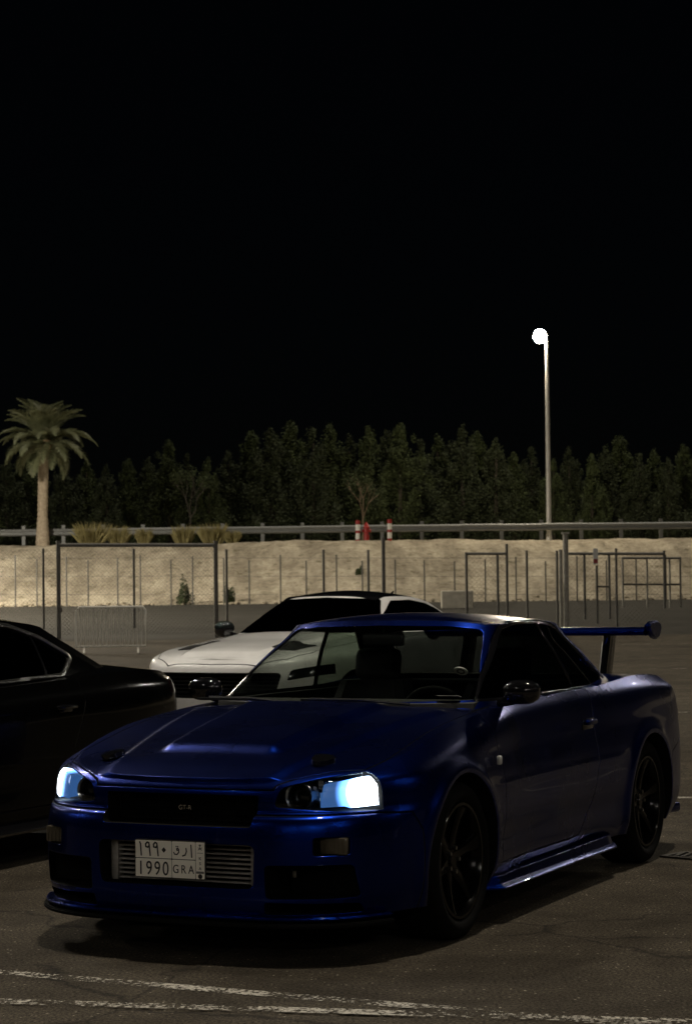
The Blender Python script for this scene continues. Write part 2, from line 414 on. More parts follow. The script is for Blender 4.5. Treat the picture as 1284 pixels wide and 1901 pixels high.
def shell(name, net, zc, m, NS=200, NV=56, NT=44, lidf=None, sidef=None, zbot=None):
    """closed car volume. net[level][station] = (x,y,z) of the right half, front centre -> rear centre;
    zc: list of (y,z) centre-line heights of the top"""
    net = np.asarray(net, float); nl, ns, _ = net.shape
    d = np.linalg.norm(np.diff(net.mean(0), axis=0), axis=1); ts = np.r_[0, np.cumsum(d)]
    T = np.linspace(0, ts[-1], NS+1)
    A = np.stack([crspline(ts, net[k], T) for k in range(nl)])         # nl, NS+1, 3
    dv = np.linalg.norm(np.diff(A, axis=0), axis=2).mean(1); tv = np.r_[0, np.cumsum(np.maximum(dv, .012))]
    V = np.linspace(0, tv[-1], NV+1); V = np.unique(np.r_[V, tv])
    G = crspline(tv, A, V)                                             # NV+1, NS+1, 3
    for _ in range(14):                                                # fair the skin along the car
        G[:, 1:-1] = .25*G[:, :-2]+.5*G[:, 1:-1]+.25*G[:, 2:]
    for _ in range(2):
        G[1:-1] = .2*G[:-2]+.6*G[1:-1]+.2*G[2:]
    G[:, 0, 0] = 0; G[:, -1, 0] = 0
    if sidef is not None: G = sidef(G)
    nv = G.shape[0]
    rim = G[-1]
    zcv = interp(rim[:, 1], zc)
    lid = []
    for k in range(1, NT+1):
        t = k/NT
        P = rim.copy(); P[:, 0] = rim[:, 0]*(1-t)
        P[:, 2] = rim[:, 2] + (zcv-rim[:, 2])*(1-(1-t)**2)
        if lidf is not None: P[:, 2] += lidf(P[:, 0], P[:, 1])*sstep(t/.05)
        lid.append(P)
    bot = G[0].copy(); bot[:, 0] = 0
    if zbot is not None: bot[:, 2] = zbot
    grid = np.concatenate([bot[None], G, np.stack(lid)])               # rows
    rows, cols = grid.shape[:2]
    v = np.concatenate([grid.reshape(-1, 3), (grid*np.array([-1, 1, 1])).reshape(-1, 3)])
    f = []; off = rows*cols
    for i in range(rows-1):
        for j in range(cols-1):
            a, b, c, e = i*cols+j, i*cols+j+1, (i+1)*cols+j+1, (i+1)*cols+j
            f.append((a, b, c, e)); f.append((off+a, off+e, off+c, off+b))
    me = bpy.data.meshes.new(name); me.from_pydata(v.tolist(), [], f)
    bm = bmesh.new(); bm.from_mesh(me); bpy.data.meshes.remove(me)
    bmesh.ops.remove_doubles(bm, verts=bm.verts, dist=2e-5)
    bmesh.ops.dissolve_degenerate(bm, edges=bm.edges, dist=1e-5)
    return from_bm('tmp_'+name, bm, m)
def plan_net(base, levels):
    """base: stations (x,y); levels: list of (offsets per station, z per station)"""
    b = np.array(base, float); n = np.zeros_like(b)
    t = np.zeros_like(b); t[1:-1] = b[2:]-b[:-2]; t[0] = (1, 0); t[-1] = (-1, 0)
    t /= np.linalg.norm(t, axis=1)[:, None]; n[:, 0] = -t[:, 1]; n[:, 1] = t[:, 0]
    n[0] = (0, 1); n[-1] = (0, -1)
    out = []
    for off, z in levels:
        o = np.array(off, float); p = b + n*o[:, None]
        out.append(np.c_[p, np.array(z, float)])
    return np.stack(out)
def circle_poly(cy, cz, r, n=56): return [(cy+r*math.cos(2*math.pi*k/n), cz+r*math.sin(2*math.pi*k/n)) for k in range(n)]
def lofted(name, secs, m, parent, smooth=40, closed=True):
    """skin through equal-length rings"""
    n = len(secs[0]); v = [p for s in secs for p in s]; f = []
    for i in range(len(secs)-1):
        for k in range(n if closed else n-1): f.append((i*n+k, i*n+(k+1) % n, (i+1)*n+(k+1) % n, (i+1)*n+k))
    if closed: f.append(tuple(range(n))[::-1]); f.append(tuple((len(secs)-1)*n+k for k in range(n)))
    o = pyd(name, v, f, m, parent); bm = bmesh.new(); bm.from_mesh(o.data); bmesh.ops.recalc_face_normals(bm, faces=bm.faces); bm.to_mesh(o.data); bm.free()
    o.data.shade_smooth(); o.data.set_sharp_from_angle(angle=R(smooth)); return o
def ellipsoid(bm, c, s, nu=20, nv=12, pw=1.0):
    rows = []
    for i in range(nv+1):
        ph = math.pi*i/nv-math.pi/2; row = []
        for k in range(nu):
            th = 2*math.pi*k/nu
            def q(v): return math.copysign(abs(v)**pw, v)
            row.append(bm.verts.new((c[0]+s[0]*q(math.cos(ph))*q(math.cos(th)), c[1]+s[1]*q(math.cos(ph))*q(math.sin(th)), c[2]+s[2]*q(math.sin(ph)))))
        rows.append(row)
    for a, b in zip(rows, rows[1:]):
        for k in range(nu):
            try: bm.faces.new((a[k], a[(k+1) % nu], b[(k+1) % nu], b[k]))
            except ValueError: pass
    bmesh.ops.remove_doubles(bm, verts=bm.verts, dist=1e-6)

# ------------------------------------------------------------------ the ground
GZ = [(-80, 0), (-20, 0), (12, 0), (19, .08), (30, .15), (45, .27), (55, .52), (66, .98), (75, 1.34)]
def gz(y): return float(interp([y], GZ)[0])
def sheet(name, ys, zs, x0, x1, m, nx=2):
    v = []; f = []
    for y, z in zip(ys, zs):
        for i in range(nx+1): v.append((x0+(x1-x0)*i/nx, y, z))
    for r in range(len(ys)-1):
        for i in range(nx): a = r*(nx+1)+i; f.append((a, a+1, a+nx+2, a+nx+1))
    return tag(pyd(name, v, f, m, smooth=180), kind='structure')
ROAD0 = 53.0
ys = np.r_[-120, -60, -20, 0, np.arange(10, ROAD0, 1.5), ROAD0]
sheet('ground', ys, [gz(y) for y in ys], -400, 400, 'asphalt')
ys = np.r_[ROAD0, np.arange(54, 76, 1.0), 76.5]
sheet('road', ys, [gz(min(y, 75)) for y in ys], -400, 400, 'road_asphalt')
# sandy bank: one sheet from the road edge up to the crest and on to the horizon
BY0, BY1, BZ1 = 75.0, 88.0, 3.95
def bank_h(x, y):
    t = (y-BY0)/(BY1-BY0)
    n = .16*math.sin(x*.31+1.3)+.11*math.sin(x*.83+y*.4)+.07*math.sin(x*1.9-y*.8)
    base = 1.34 + (BZ1-1.34)*float(sstep(np.array(max(0., min(1., t))))**.85)
    if t > 1: base = BZ1 + min(.25, (y-BY1)*.02)
    return base + n*max(0., min(1., t*3))*(1. if t < .7 else max(.22, 1-(t-.7)*3))
xs = np.r_[-400, -200, -90, np.arange(-40, 40.01, .35), 90, 200, 400]
yb = np.r_[BY0-.4, np.arange(BY0, BY1+3, .45), 93, 96, 100, 110, 130, 200, 400, 900]
rng = np.random.RandomState(3)
v = []; f = []
for y in yb:
    for x in xs:
        z = bank_h(x, y) + (rng.uniform(-.045, .045) if abs(x) < 41 and BY0 < y < 96 else 0)
        v.append((x, y, z if y > BY0 else 1.2))
nx = len(xs)
for r in range(len(yb)-1):
    for i in range(nx-1): a = r*nx+i; f.append((a, a+1, a+nx+1, a+nx))
tag(pyd('sandy_bank', v, f, 'sand', smooth=180), kind='structure')

# painted lines --------------------------------------------------------
CARLOC, CARROT = Vector((-.312, 8.926, 0)), R(155)
def W(x, y, z=0.):
    c, s = math.cos(CARROT), math.sin(CARROT); return Vector((CARLOC.x+c*x-s*y, CARLOC.y+s*x+c*y, z))
def line(a, b, w, m, z=.004):
    a, b = Vector(a), Vector(b); d = (b-a); d.z = 0; n = Vector((-d.y, d.x, 0)).normalized()*w/2; k = max(2, int(d.length/1.0)); v = []; f = []
    for i in range(k+1):
        p = a+(b-a)*i/k; h = gz(p.y)+z
        v += [(p.x+n.x, p.y+n.y, h), (p.x-n.x, p.y-n.y, h)]
        if i: f.append((2*i-2, 2*i-1, 2*i+1, 2*i))
    return tag(pyd('painted_line', v, f, m), kind='structure')
line(W(3.2, 1.345), W(-2.6, 1.395), .085, 'worn_paint')
line(W(2.0, 2.31), W(-3.2, 1.06), .085, 'worn_paint', .008)
for py, dep, x0, x1 in ((1492, 14.3, 2.0, 9), (1346, 23.2, 3.3, 14), (1262, 35.5, 5.2, 20), (1183, 48, 6, 26)):
    z = gz(dep); line((x0, dep, 0), (x1, dep+.1, 0), .11, 'worn_paint_far')

# drain grate by the rear wheel
def drain(loc, rz):
    t = empty('drain_grate', loc, rz); tag(t, 'slotted iron drain grate set in the asphalt behind the blue coupe', 'drain grate')
    bm = bmesh.new()
    for sx in (-1, 1): box(bm, (sx*.43, 0, .004), (.03, .24, .012))
    for sy in (-1, 1): box(bm, (0, sy*.105, .004), (.83, .03, .012))
    from_bm('frame', bm, 'cast_iron', t)
    bm = bmesh.new(); box(bm, (0, 0, .0035), (.83, .18, .002)); from_bm('pit', bm, 'void_black', t)
    bm = bmesh.new(); box(bm, (0, 0, .008), (.022, .178, .008), Matrix.Rotation(R(18), 3, 'Z')); b0 = from_bm('bar', bm, 'cast_iron', t)
    b0.location = (-.39, 0, 0)
    for i in range(1, 18):
        c = b0.copy(); COL.objects.link(c); c.parent = t; c.location = (-.39+i*.046, 0, 0)
drain(W(-1.32, -2.86, .002), CARROT+R(-18))

# ------------------------------------------------------------------ wheels
def wheel(parent, x, y, R_t, rim_r, side, width=.235, spokes=6, z=None, lite=False):
    t = empty('wheel', (x, y, R_t if z is None else z)); t.parent = parent
    if side < 0: t.rotation_euler = (0, 0, math.pi)
    w = width/2; s = rim_r
    bm = bmesh.new()
    lathe(bm, [(-w*.82, s), (-w, s+.02), (-w*1.04, (s+R_t)/2), (-w*.9, R_t-.012), (-w*.7, R_t), (w*.7, R_t), (w*.9, R_t-.012), (w*1.04, (s+R_t)/2), (w, s+.02), (w*.86, s), (w*.6, s-.012), (-w*.6, s-.012), (-w*.82, s)], 64)
    from_bm('tyre', bm, 'rubber', t, 50)
    bm = bmesh.new()
    lathe(bm, [(w*.86, s+.004), (w*.93, s-.002), (w*.93, s-.014), (w*.80, s-.022), (w*.2, s-.04), (-w*.8, s-.02), (-w*.86, s+.004)], 64)
    from_bm('rim', bm, 'wheel_black', t, 40, recalc=False)
    bm = bmesh.new()
    lathe(bm, [(-w*.1, .0), (-w*.1, s*.74), (-w*.22, s*.74), (-w*.22, 0)], 40)
    from_bm('brake_disc', bm, 'disc_steel', t, 30)
    for k in range(spokes):
        a = 2*math.pi*(k+.25)/spokes
        n = 7; secs = []
        for i in range(n):
            u = i/(n-1); rr = .035+(s-.05)*u; hw = .040-.016*math.sin(u*math.pi*.9)+.012*u**3; xo = w*(.50+.30*u**2)
            th = .032
            ring = []
            for (dx, dw) in ((0, -1), (.006, -.6), (.006, .6), (0, 1), (-th, 1), (-th, -1)):
                px = xo+dx; pt = dw*hw
                ring.append((px, rr*math.cos(a)-pt*math.sin(a), rr*math.sin(a)+pt*math.cos(a)))
            secs.append(ring)
        lofted('spoke', secs, 'wheel_black', t, 40)
    bm = bmesh.new(); lathe(bm, [(w*.2, .075), (w*.50, .07), (w*.55, .06), (w*.55, .035), (w*.62, .03), (w*.62, 0)], 32)
    hub = from_bm('hub', bm, 'wheel_black', t, 40)
    bm = bmesh.new()
    for k in range(5):
        a = 2*math.pi*k/5; tube(bm, [(w*.5, .052*math.cos(a), .052*math.sin(a)), (w*.68, .052*math.cos(a), .052*math.sin(a))], .0095, 6)
    tag(from_bm('wheel_nuts', bm, 'dull_chrome', t), kind='stuff')
    return t

# ------------------------------------------------------------------ blue coupe
def blue_coupe():
    root = empty('parked_car', CARLOC, CARROT)
    tag(root, 'blue two-door sports coupe with rear wing and lit headlights, nearest car', 'car', 'cars parked in the lot')
    base = [(0, .905), (.25, .898), (.50, .86), (.665, .765), (.795, .57), (.862, .36), (.885, 0), (.876, -.40), (.860, -1.0), (.860, -1.6), (.876, -2.2), (.893, -2.665), (.882, -3.05), (.835, -3.42), (.70, -3.60), (.42, -3.67), (0, -3.69)]
    #       0     1     2     3     4     5     6     7     8     9     10    11    12    13    14    15    16
    lv = [
     ([-.03]*5+[-.03, -.03, -.05, -.07, -.07, -.05, -.03, -.04, -.06, -.10, -.12, -.12], [.185]*5+[.185, .19, .19, .19, .19, .19, .19, .20, .22, .24, .24, .24]),
     ([-.010]*5+[-.012, -.012, -.02, -.03, -.03, -.02, -.012, -.015, -.02, -.03, -.03, -.03], [.255]*5+[.26]*7+[.27, .28, .30, .30, .30]),
     ([.0]*5+[0, 0, -.004, -.008, -.008, -.004, 0, 0, 0, 0, 0, 0], [.40]*5+[.40]*12),
     ([-.004]*5+[.004, .006, .002, 0, 0, .002, .006, .004, 0, 0, 0, 0], [.515]*5+[.50]*12),
     ([-.020]*4+[-.012, .004, .006, .002, -.002, -.002, .003, .006, .004, 0, 0, 0, 0], [.570]*5+[.575]*12),
     ([-.055, -.055, -.055, -.045, -.026, .002, .002, -.004, -.008, -.008, -.002, .004, .003, -.002, -.004, -.004, -.004], [.592]*4+[.60, .61, .62]+[.63]*10),
     ([-.058, -.058, -.058, -.052, -.030, -.008, -.012, -.024, -.038, -.038, -.026, -.014, -.010, -.01, -.015, -.015, -.015], [.640]*3+[.655, .67, .69, .71, .72, .74, .75, .75, .76, .76, .75, .74, .73, .73]),
     ([-.064, -.066, -.070, -.072, -.056, -.046, -.050, -.060, -.074, -.074, -.058, -.042, -.038, -.035, -.04, -.04, -.04], [.678, .680, .690, .712, .728, .752, .805, .855, .890, .905, .915, .925, .92, .90, .89, .885, .885]),
     ([-.082, -.086, -.100, -.130, -.130, -.110, -.115, -.115, -.102, -.100, -.100, -.108, -.115, -.115, -.105, -.095, -.095], [.698, .702, .715, .742, .762, .792, .862, .905, .938, .952, .972, .998, .990, .965, .955, .955, .955])]
    net = plan_net(base, lv)
    def flare(G):
        x, y, z = G[..., 0], G[..., 1], G[..., 2]
        for yc in (0., -2.665):
            r = np.hypot(y-yc, z-.327)
            G[..., 0] += .016*np.exp(-((r-.385)/.035)**2)*np.sign(x)*(np.abs(x) > .6)*(z < .76)
        # door waist crease and lower sill scallop
        side = (np.abs(x) > .75)*sstep((-.35-y)/.2)*sstep((y+2.3)/.2)
        G[..., 0] += side*(.004*np.exp(-((z-.60)/.018)**2) - .010*np.exp(-((z-.36)/.07)**2))
        return G
    def hood(x, y):
        ax = np.abs(x)
        a = np.interp(y, [-.5, .53], [.36, .27])
        e = sstep((a+.02-ax)/.065)*sstep((.545-y)/.05)*sstep((y+.46)/.12)
        c = np.interp(y, [-.5, .8], [.66, .42])
        e2 = sstep((c-ax)/.06)*sstep((y+.5)/.1)
        return .026*e + .016*e2
    B = shell('body', net, [(.83, .700), (.70, .742), (.5, .788), (.2, .842), (0, .872), (-.48, .936), (-.6, .942), (-2.7, .985), (-2.95, .995), (-3.3, .982), (-3.6, .962), (-3.70, .955)], 'blue_paint', NS=230, NV=60, NT=78, lidf=hood, sidef=flare)
    HL = rounded([(.405, .612), (.43, .686), (.56, .720), (.70, .742), (.90, .755), (.90, .592), (.655, .592)], .02)
    HLm = [(-x, z) for x, z in HL][::-1]
    lens0 = dup_tmp(B)
    cuts = []
    for yc in (0., -2.665):
        for s in (-1, 1): cuts.append((circle_poly(yc, .327, .366), 'x', s*.56, s*1.2))
    cuts.append((rounded([(-.335, .535), (.335, .535), (.345, .655), (-.345, .655)], .015), 'y', .72, 1.3))
    cuts.append((rounded([(-.345, .298), (.345, .298), (.352, .468), (-.352, .468)], .03), 'y', .70, 1.3))
    for s in (-1, 1):
        q = lambda P: P if s > 0 else [(-a, b) for a, b in P][::-1]
        cuts.append((q(rounded([(.392, .262), (.715, .262), (.700, .392), (.392, .392)], .02)), 'y', .52, 1.3))
        cuts.append((q(rounded([(.380, .198), (.715, .202), (.71, .240), (.385, .246)], .012)), 'y', .58, 1.3))
        cuts.append((q(rounded([(.572, .428), (.688, .428), (.688, .498), (.572, .498)], .012)), 'y', .66, 1.3))
        cuts.append((q(HL), 'y', .572, 1.3))
    cuts.append((rounded([(-.69, -.58), (.69, -.58), (.715, -1.0), (.715, -2.2), (.60, -2.72), (-.60, -2.72), (-.715, -2.2), (-.715, -1.0)][::-1], .05), 'z', .30, 1.4))
    boolean(B, cutter(cuts), 'DIFFERENCE')
    # shut lines: the panels are pieces of the same skin with real gaps
    hoodp = [(0, .88), (.36, .875), (.415, .80), (.55, .70), (.685, .565), (.722, .43), (.725, -.52), (.55, -.50), (.3, -.47), (0, -.46)]
    hoodp = hoodp + [(-x, y) for x, y in hoodp[::-1][1:-1]]
    H = split_part(B, [(hoodp, 'z', .674, 1.3)], [(offset_poly(hoodp, .006), 'z', .680, 1.3)], 'bonnet', root)
    dp = [(-.50, .255), (-.495, .70), (-.475, .90), (-.475, 1.2), (-1.93, 1.2), (-1.92, .95), (-1.86, .62), (-1.76, .40), (-1.60, .255)]
    dp_in = offset_poly(dp, .0055)
    D = split_part(B, [(dp, 'x', -1.2, -.70), (dp, 'x', .70, 1.2)], [(dp_in, 'x', -1.2, -.72), (dp_in, 'x', .72, 1.2)], 'door', root)
    doors = []
    for s in (-1, 1): doors.append(finish(half(D, 'door', root, s), 'door', root))
    drop(D)
    bpoly = [(1.3, .1), (1.3, .584), (.60, .584), (.45, .575), (.395, .50), (.395, .1)]
    FB = split_part(B, [(bpoly, 'x', -1.3, 1.3)], [(offset_poly(bpoly, .005), 'x', -1.3, 1.3)], 'front_bumper', root)
    rp = [(-4, .1), (-4, .66), (-3.45, .66), (-3.08, .57), (-3.04, .1)]
    RB = split_part(B, [(rp, 'x', -1.3, 1.3)], [(offset_poly(rp, .005), 'x', -1.3, 1.3)], 'rear_bumper', root)
    tp = [(-.64, -2.98), (.64, -2.98), (.66, -3.9), (-.66, -3.9)]
    TL = split_part(B, [(tp, 'z', .70, 1.3)], [(offset_poly(tp, .006), 'z', .705, 1.3)], 'boot_lid', root)
    finish(B, 'body', root); finish(H, 'bonnet', root); FBo = finish(FB, 'front_bumper', root); finish(RB, 'rear_bumper', root); finish(TL, 'boot_lid', root)
    # --- greenhouse
    gb = [(0, -.455), (.30, -.475), (.54, -.535), (.685, -.64), (.740, -.90), (.752, -1.4), (.750, -1.9), (.728, -2.4), (.675, -2.78), (.56, -2.98), (.30, -3.04), (0, -3.05)]
    gt = [(0, -1.165), (.22, -1.172), (.40, -1.195), (.505, -1.245), (.555, -1.36), (.575, -1.58), (.575, -1.80), (.56, -2.02), (.525, -2.20), (.45, -2.31), (.25, -2.36), (0, -2.37)]
    zb = [.885]*12
    zt = [1.312, 1.310, 1.302, 1.288, 1.290, 1.300, 1.300, 1.290, 1.275, 1.268, 1.270, 1.272]
    def ghouse(ins, zlow, ztop, nm, m):
        b = np.array(gb); t = np.array(gt)
        def inset(P):
            Q = P.copy(); T = np.zeros_like(P); T[1:-1] = P[2:]-P[:-2]; T[0] = (1, 0); T[-1] = (-1, 0); T /= np.linalg.norm(T, axis=1)[:, None]
            N = np.c_[-T[:, 1], T[:, 0]]; N[0] = (0, 1); N[-1] = (0, -1); Q = P-N*ins; Q[0, 0] = Q[-1, 0] = 0; return Q
        b, t = inset(b), inset(t); levels = []
        zt_ = np.array(zt)-ztop
        for k, u in enumerate((0., .33, .66, .90, 1.0)):
            bul = .014*math.sin(math.pi*min(1, u))
            P = b*(1-u)+t*u
            c = np.array([0, -1.7]); dirn = P-c; dirn /= np.linalg.norm(dirn, axis=1)[:, None]; P = P+dirn*bul
            z = zlow*(1-u)+zt_*u
            levels.append(np.c_[P, z])
        levels[-1][:, 2] += .006
        levels[-2][:, :2] = levels[-2][:, :2]*.35+levels[-1][:, :2]*.65+(levels[-2][:, :2]-levels[-1][:, :2])*.55
        levels[0][[0, -1], 0] = 0
        zc = [(-1.0, 1.315-ztop), (-1.18, 1.318-ztop), (-1.35, 1.340-ztop), (-1.6, 1.352-ztop), (-1.9, 1.342-ztop), (-2.2, 1.308-ztop), (-2.38, 1.276-ztop), (-2.6, 1.27-ztop)]
        return shell(nm, np.stack(levels), zc, m, NS=150, NV=34, NT=24)
    G = ghouse(0, .885, 0, 'roof', 'blue_paint'); Gi = ghouse(.04, .80, .035, 'inner', 'trim_black')
    skin = dup_tmp(G)
    ws = rounded([(-.655, .958), (-.35, .953), (0, .952), (.35, .953), (.655, .958), (.500, 1.270), (.35, 1.286), (0, 1.292), (-.35, 1.286), (-.500, 1.270)], .03)
    rw = rounded([(-.60, 1.005), (0, 1.0), (.60, 1.005), (.47, 1.245), (0, 1.255), (-.47, 1.245)], .04)
    s1 = rounded([(-.750, .962), (-.905, 1.055), (-1.315, 1.272), (-1.45, 1.292), (-1.735, 1.293), (-1.86, .968)], .018)
    s2 = rounded([(-1.885, .968), (-1.76, 1.292), (-1.93, 1.283), (-2.05, 1.262), (-2.46, 1.0), (-2.40, .98)], .018)
    big1 = rounded([(-.720, .950), (-.885, 1.06), (-1.300, 1.288), (-1.45, 1.306), (-1.80, 1.307), (-1.94, 1.297), (-2.06, 1.276), (-2.50, 1.0), (-2.42, .955), (-1.9, .950)], .02)
    win = [(ws, 'y', -1.42, 0), (rw, 'y', -3.4, -2.15)]
    for s in (-1, 1): win.append((big1, 'x', s*.42, s*1.1))
    boolean(G, Gi, 'DIFFERENCE')
    for w_ in win: boolean(G, cutter([w_], 'trim_black'), 'DIFFERENCE')
    finish(G, 'roof', root)
    fr = lambda c: c.y > -1.45
    patch(skin, [(offset_poly(ws, .001), 'y', -1.42, 0)], None, 'windscreen', 'wind_glass', root, .004, .004)
    patch(skin, [(offset_poly(rw, .001), 'y', -3.4, -2.15)], None, 'rear_window', 'deep_tint', root, .004, .004)
    for s in (-1, 1):
        w1 = patch(skin, [(s1, 'x', s*.42, s*1.1)], None, 'side_window', 'wind_glass' if s > 0 else 'deep_tint', root, .004, .004)
        w2 = patch(skin, [(s2, 'x', s*.42, s*1.1)], None, 'quarter_window', 'tint_glass' if s > 0 else 'deep_tint', root, .004, .004)
        # black surround = big opening minus both panes
        o = dup_tmp(skin); boolean(o, cutter([(offset_poly(big1, .001), 'x', s*.42, s*1.1)], 'cut_marker'), 'INTERSECT'); boolean(o, cutter([(s1, 'x', s*.3, s*1.2), (s2, 'x', s*.3, s*1.2)], 'cut_marker'), 'DIFFERENCE')
        idx = [i for i, mm in enumerate(o.data.materials) if mm.name == 'cut_marker']
        bm = bmesh.new(); bm.from_mesh(o.data); drop(o)
        bmesh.ops.delete(bm, geom=[f_ for f_ in bm.faces if f_.material_index in idx], context='FACES')
        for f_ in bm.faces: f_.material_index = 0
        ws_ = from_bm('window_seal', bm, 'gloss_black', root, 40, recalc=False); md = ws_.modifiers.new('s', 'SOLIDIFY'); md.thickness = .012; md.offset = -1
    # windscreen edge seal
    o = dup_tmp(skin); boolean(o, cutter([(offset_poly(ws, .001), 'y', -1.42, 0)], 'cut_marker'), 'INTERSECT'); boolean(o, cutter([(offset_poly(ws, .016), 'y', -1.5, .1)], 'cut_marker'), 'DIFFERENCE')
    idx = [i for i, mm in enumerate(o.data.materials) if mm.name == 'cut_marker']
    bm = bmesh.new(); bm.from_mesh(o.data); drop(o)
    bmesh.ops.delete(bm, geom=[f_ for f_ in bm.faces if f_.material_index in idx], context='FACES')
    for f_ in bm.faces: f_.material_index = 0
    ws_ = from_bm('windscreen_seal', bm, 'trim_black', root, 40, recalc=False); md = ws_.modifiers.new('s', 'SOLIDIFY'); md.thickness = .010; md.offset = -.6
    drop(skin)
    # --- headlights
    for s in (-1, 1):
        P = HL if s > 0 else HLm
        h = empty('headlight', (0, 0, 0)); h.parent = root
        patch(lens0, [(offset_poly(P, .002), 'y', .574, 1.3)], None, 'lens', 'lens_glass', h, .003, .001)
        outer = [(x, z) for x, z in offset_poly(HL, .014)]
        cl = [(max(x, .700), z) for x, z in outer]; 
        k_ = .035 if s > 0 else 0.
        hot = rounded([(.575, .606), (.575, .706), (.690, .728), (.90, .745), (.90, .606)], .012)
        mid = rounded([(.645, .602), (.630, .650), (.640, .718), (.90, .744), (.90, .602)], .012)
        mm = lambda Q: Q if s > 0 else [(-a, b) for a, b in Q][::-1]
        block(lens0, [(mm(hot), 'y', .580, 1.3)], 'position_lamp', 'lamp_white', h, .010)
        # projector with chrome bezel
        px, py_, pz = s*.480, .735, .648
        bm = bmesh.new(); lathe(bm, [(0, .056), (.012, .061), (.018, .058), (.012, .050), (-.05, .047), (-.05, .056), (0, .056)], 40, 'y', (px, py_, pz)); from_bm('bezel', bm, 'reflector', h, 40)
        bm = bmesh.new(); ellipsoid(bm, (px, py_-.035, pz), (.047, .028, .047), 24, 12); from_bm('projector_lens', bm, 'gloss_black', h, 180)
        # faceted middle reflector bowl
        bm = bmesh.new()
        for i in range(3):
            for k in range(5):
                cx_, cz_ = .532+i*.021, .612+k*.021
                if cz_ > .70: continue
                box(bm, (s*cx_, .655-.018*i+.004*((i+k) % 2), cz_), (.019, .02, .019), Matrix.Rotation(R(9*((i*7+k*3) % 5-2)), 3, 'X') @ Matrix.Rotation(R(s*8*((i*3+k*5) % 5-2)), 3, 'Z'))
        from_bm('facet_reflector', bm, 'reflector', h)
        bm = bmesh.new(); box(bm, (s*.52, .60, .655), (.20, .02, .10)); from_bm('housing', bm, 'dark_plastic', h)
    # --- grille, badge, intercooler, ducts, signals
    g = empty('grille', (0, .79, .595)); g.parent = root
    bm = bmesh.new(); box(bm, (0, -.05, 0), (.68, .01, .13)); from_bm('backing', bm, 'void_black', g)
    bm = bmesh.new()
    for i in range(22): box(bm, (-.32+i*.0305, -.03, 0), (.003, .01, .118))
    for k in range(5): box(bm, (0, -.0302, -.05+k*.025), (.66, .0095, .003))
    from_bm('grille_mesh', bm, 'void_black', g)
    tx = text_mesh('badge', 'GT-R', .019, 'chrome', g, extrude=.004); tx.rotation_euler = (R(90), 0, math.pi); tx.location = (.0, .012, -.006)
    ic = empty('intercooler', (0, .80, .383)); ic.parent = root
    bm = bmesh.new(); box(bm, (0, -.045, 0), (.66, .02, .165)); from_bm('core', bm, 'void_black', ic)
    bm = bmesh.new(); box(bm, (0, 0, 0), (.60, .03, .0075), bevel=.002); fin0 = from_bm('cooling_fin', bm, 'alloy_fin', ic)
    for k in range(9):
        o = fin0 if k == 0 else fin0.copy()
        if k: COL.objects.link(o); o.parent = ic
        o.location = (0, 0, -.074+k*.0185)
    bm = bmesh.new(); box(bm, (.318, 0, 0), (.035, .05, .17), bevel=.008); from_bm('end_tank', bm, 'alloy_fin', ic, 40)
    bm = bmesh.new(); box(bm, (-.318, 0, 0), (.035, .05, .17), bevel=.008); from_bm('end_tank', bm, 'alloy_fin', ic, 40)
    for s in (-1, 1):
        bm = bmesh.new(); box(bm, (s*.63, .748, .463), (.112, .03, .066), Matrix.Rotation(0, 3, 'Z'), bevel=.006); sg = from_bm('turn_signal', bm, 'amber_lens', root, 40)
        bm = bmesh.new(); 
        for k in range(6): box(bm, (s*.63-.045+k*.018, .7645, .463), (.0025, .003, .058))
        from_bm('lens_rib', bm, 'amber_lens', sg)
        bm = bmesh.new(); box(bm, (s*.455, .74, .345), (.016, .02, .03), bevel=.003); from_bm('tow_hook', bm, 'dull_chrome', root)
        bm = bmesh.new(); box(bm, (s*.55, .66, .327), (.30, .012, .125)); from_bm('duct_mesh', bm, 'void_black', root)
    # front splitter
    def lip(name, offs, z0, z1, m, j0, j1, span=.05):
        net_ = plan_net(base, [(np.full(17, offs), np.full(17, z0))])[0]
        d_ = np.linalg.norm(np.diff(np.array(base), axis=0), axis=1); ts_ = np.r_[0, np.cumsum(d_)]
        T_ = np.linspace(ts_[j0], ts_[j1], 26); C = crspline(ts_, net_, T_); I = crspline(ts_, plan_net(base, [(np.full(17, offs-span-.1), np.full(17, z0))])[0], T_)
        outp = [(p[0], p[1]) for p in C]; inn = [(p[0], p[1]) for p in I]
        if j0 == 0: ring = [(-x, y) for x, y in outp[::-1]]+outp[1:]+inn[::-1][:-1]+[(-x, y) for x, y in inn]
        else: ring = outp+inn[::-1]
        bm = bmesh.new(); prism_bm(bm, ring, 'z', z0, z1)
        if j0 != 0: prism_bm(bm, [(-x, y) for x, y in ring], 'z', z0, z1)
        bmesh.ops.recalc_face_normals(bm, faces=bm.faces)
        es = [e for e in bm.edges if abs(e.verts[0].co.z-e.verts[1].co.z) < 1e-6]
        bmesh.ops.bevel(bm, geom=es, offset=.005, segments=2, affect='EDGES')
        return from_bm(name, bm, m, root, 40)
    lip('front_splitter', .014, .150, .168, 'void_black', 0, 4)
    lip('bumper_lip', .004, .178, .192, 'blue_paint', 0, 4)
    # side skirts
    for s in (-1, 1):
        secs = []
        for i in range(30):
            u = i/29; y = -.375-1.86*u; tp_ = min(1, u/.03, (1-u)/.10)
            xo = .893-.010*math.sin(math.pi*u); zt_ = .205+.010*u
            pts = [(.74, .150), (xo-.02, .146), (xo-.004, .149), (xo-.002, .156), (xo-.009, .163), (.864, .170), (.850, zt_), (.74, zt_)]
            secs.append([(s*(.74+(px-.74)*(.4+.6*tp_)), y, pz) for px, pz in pts])
        lofted('side_skirt', secs, 'blue_paint', root, 30)
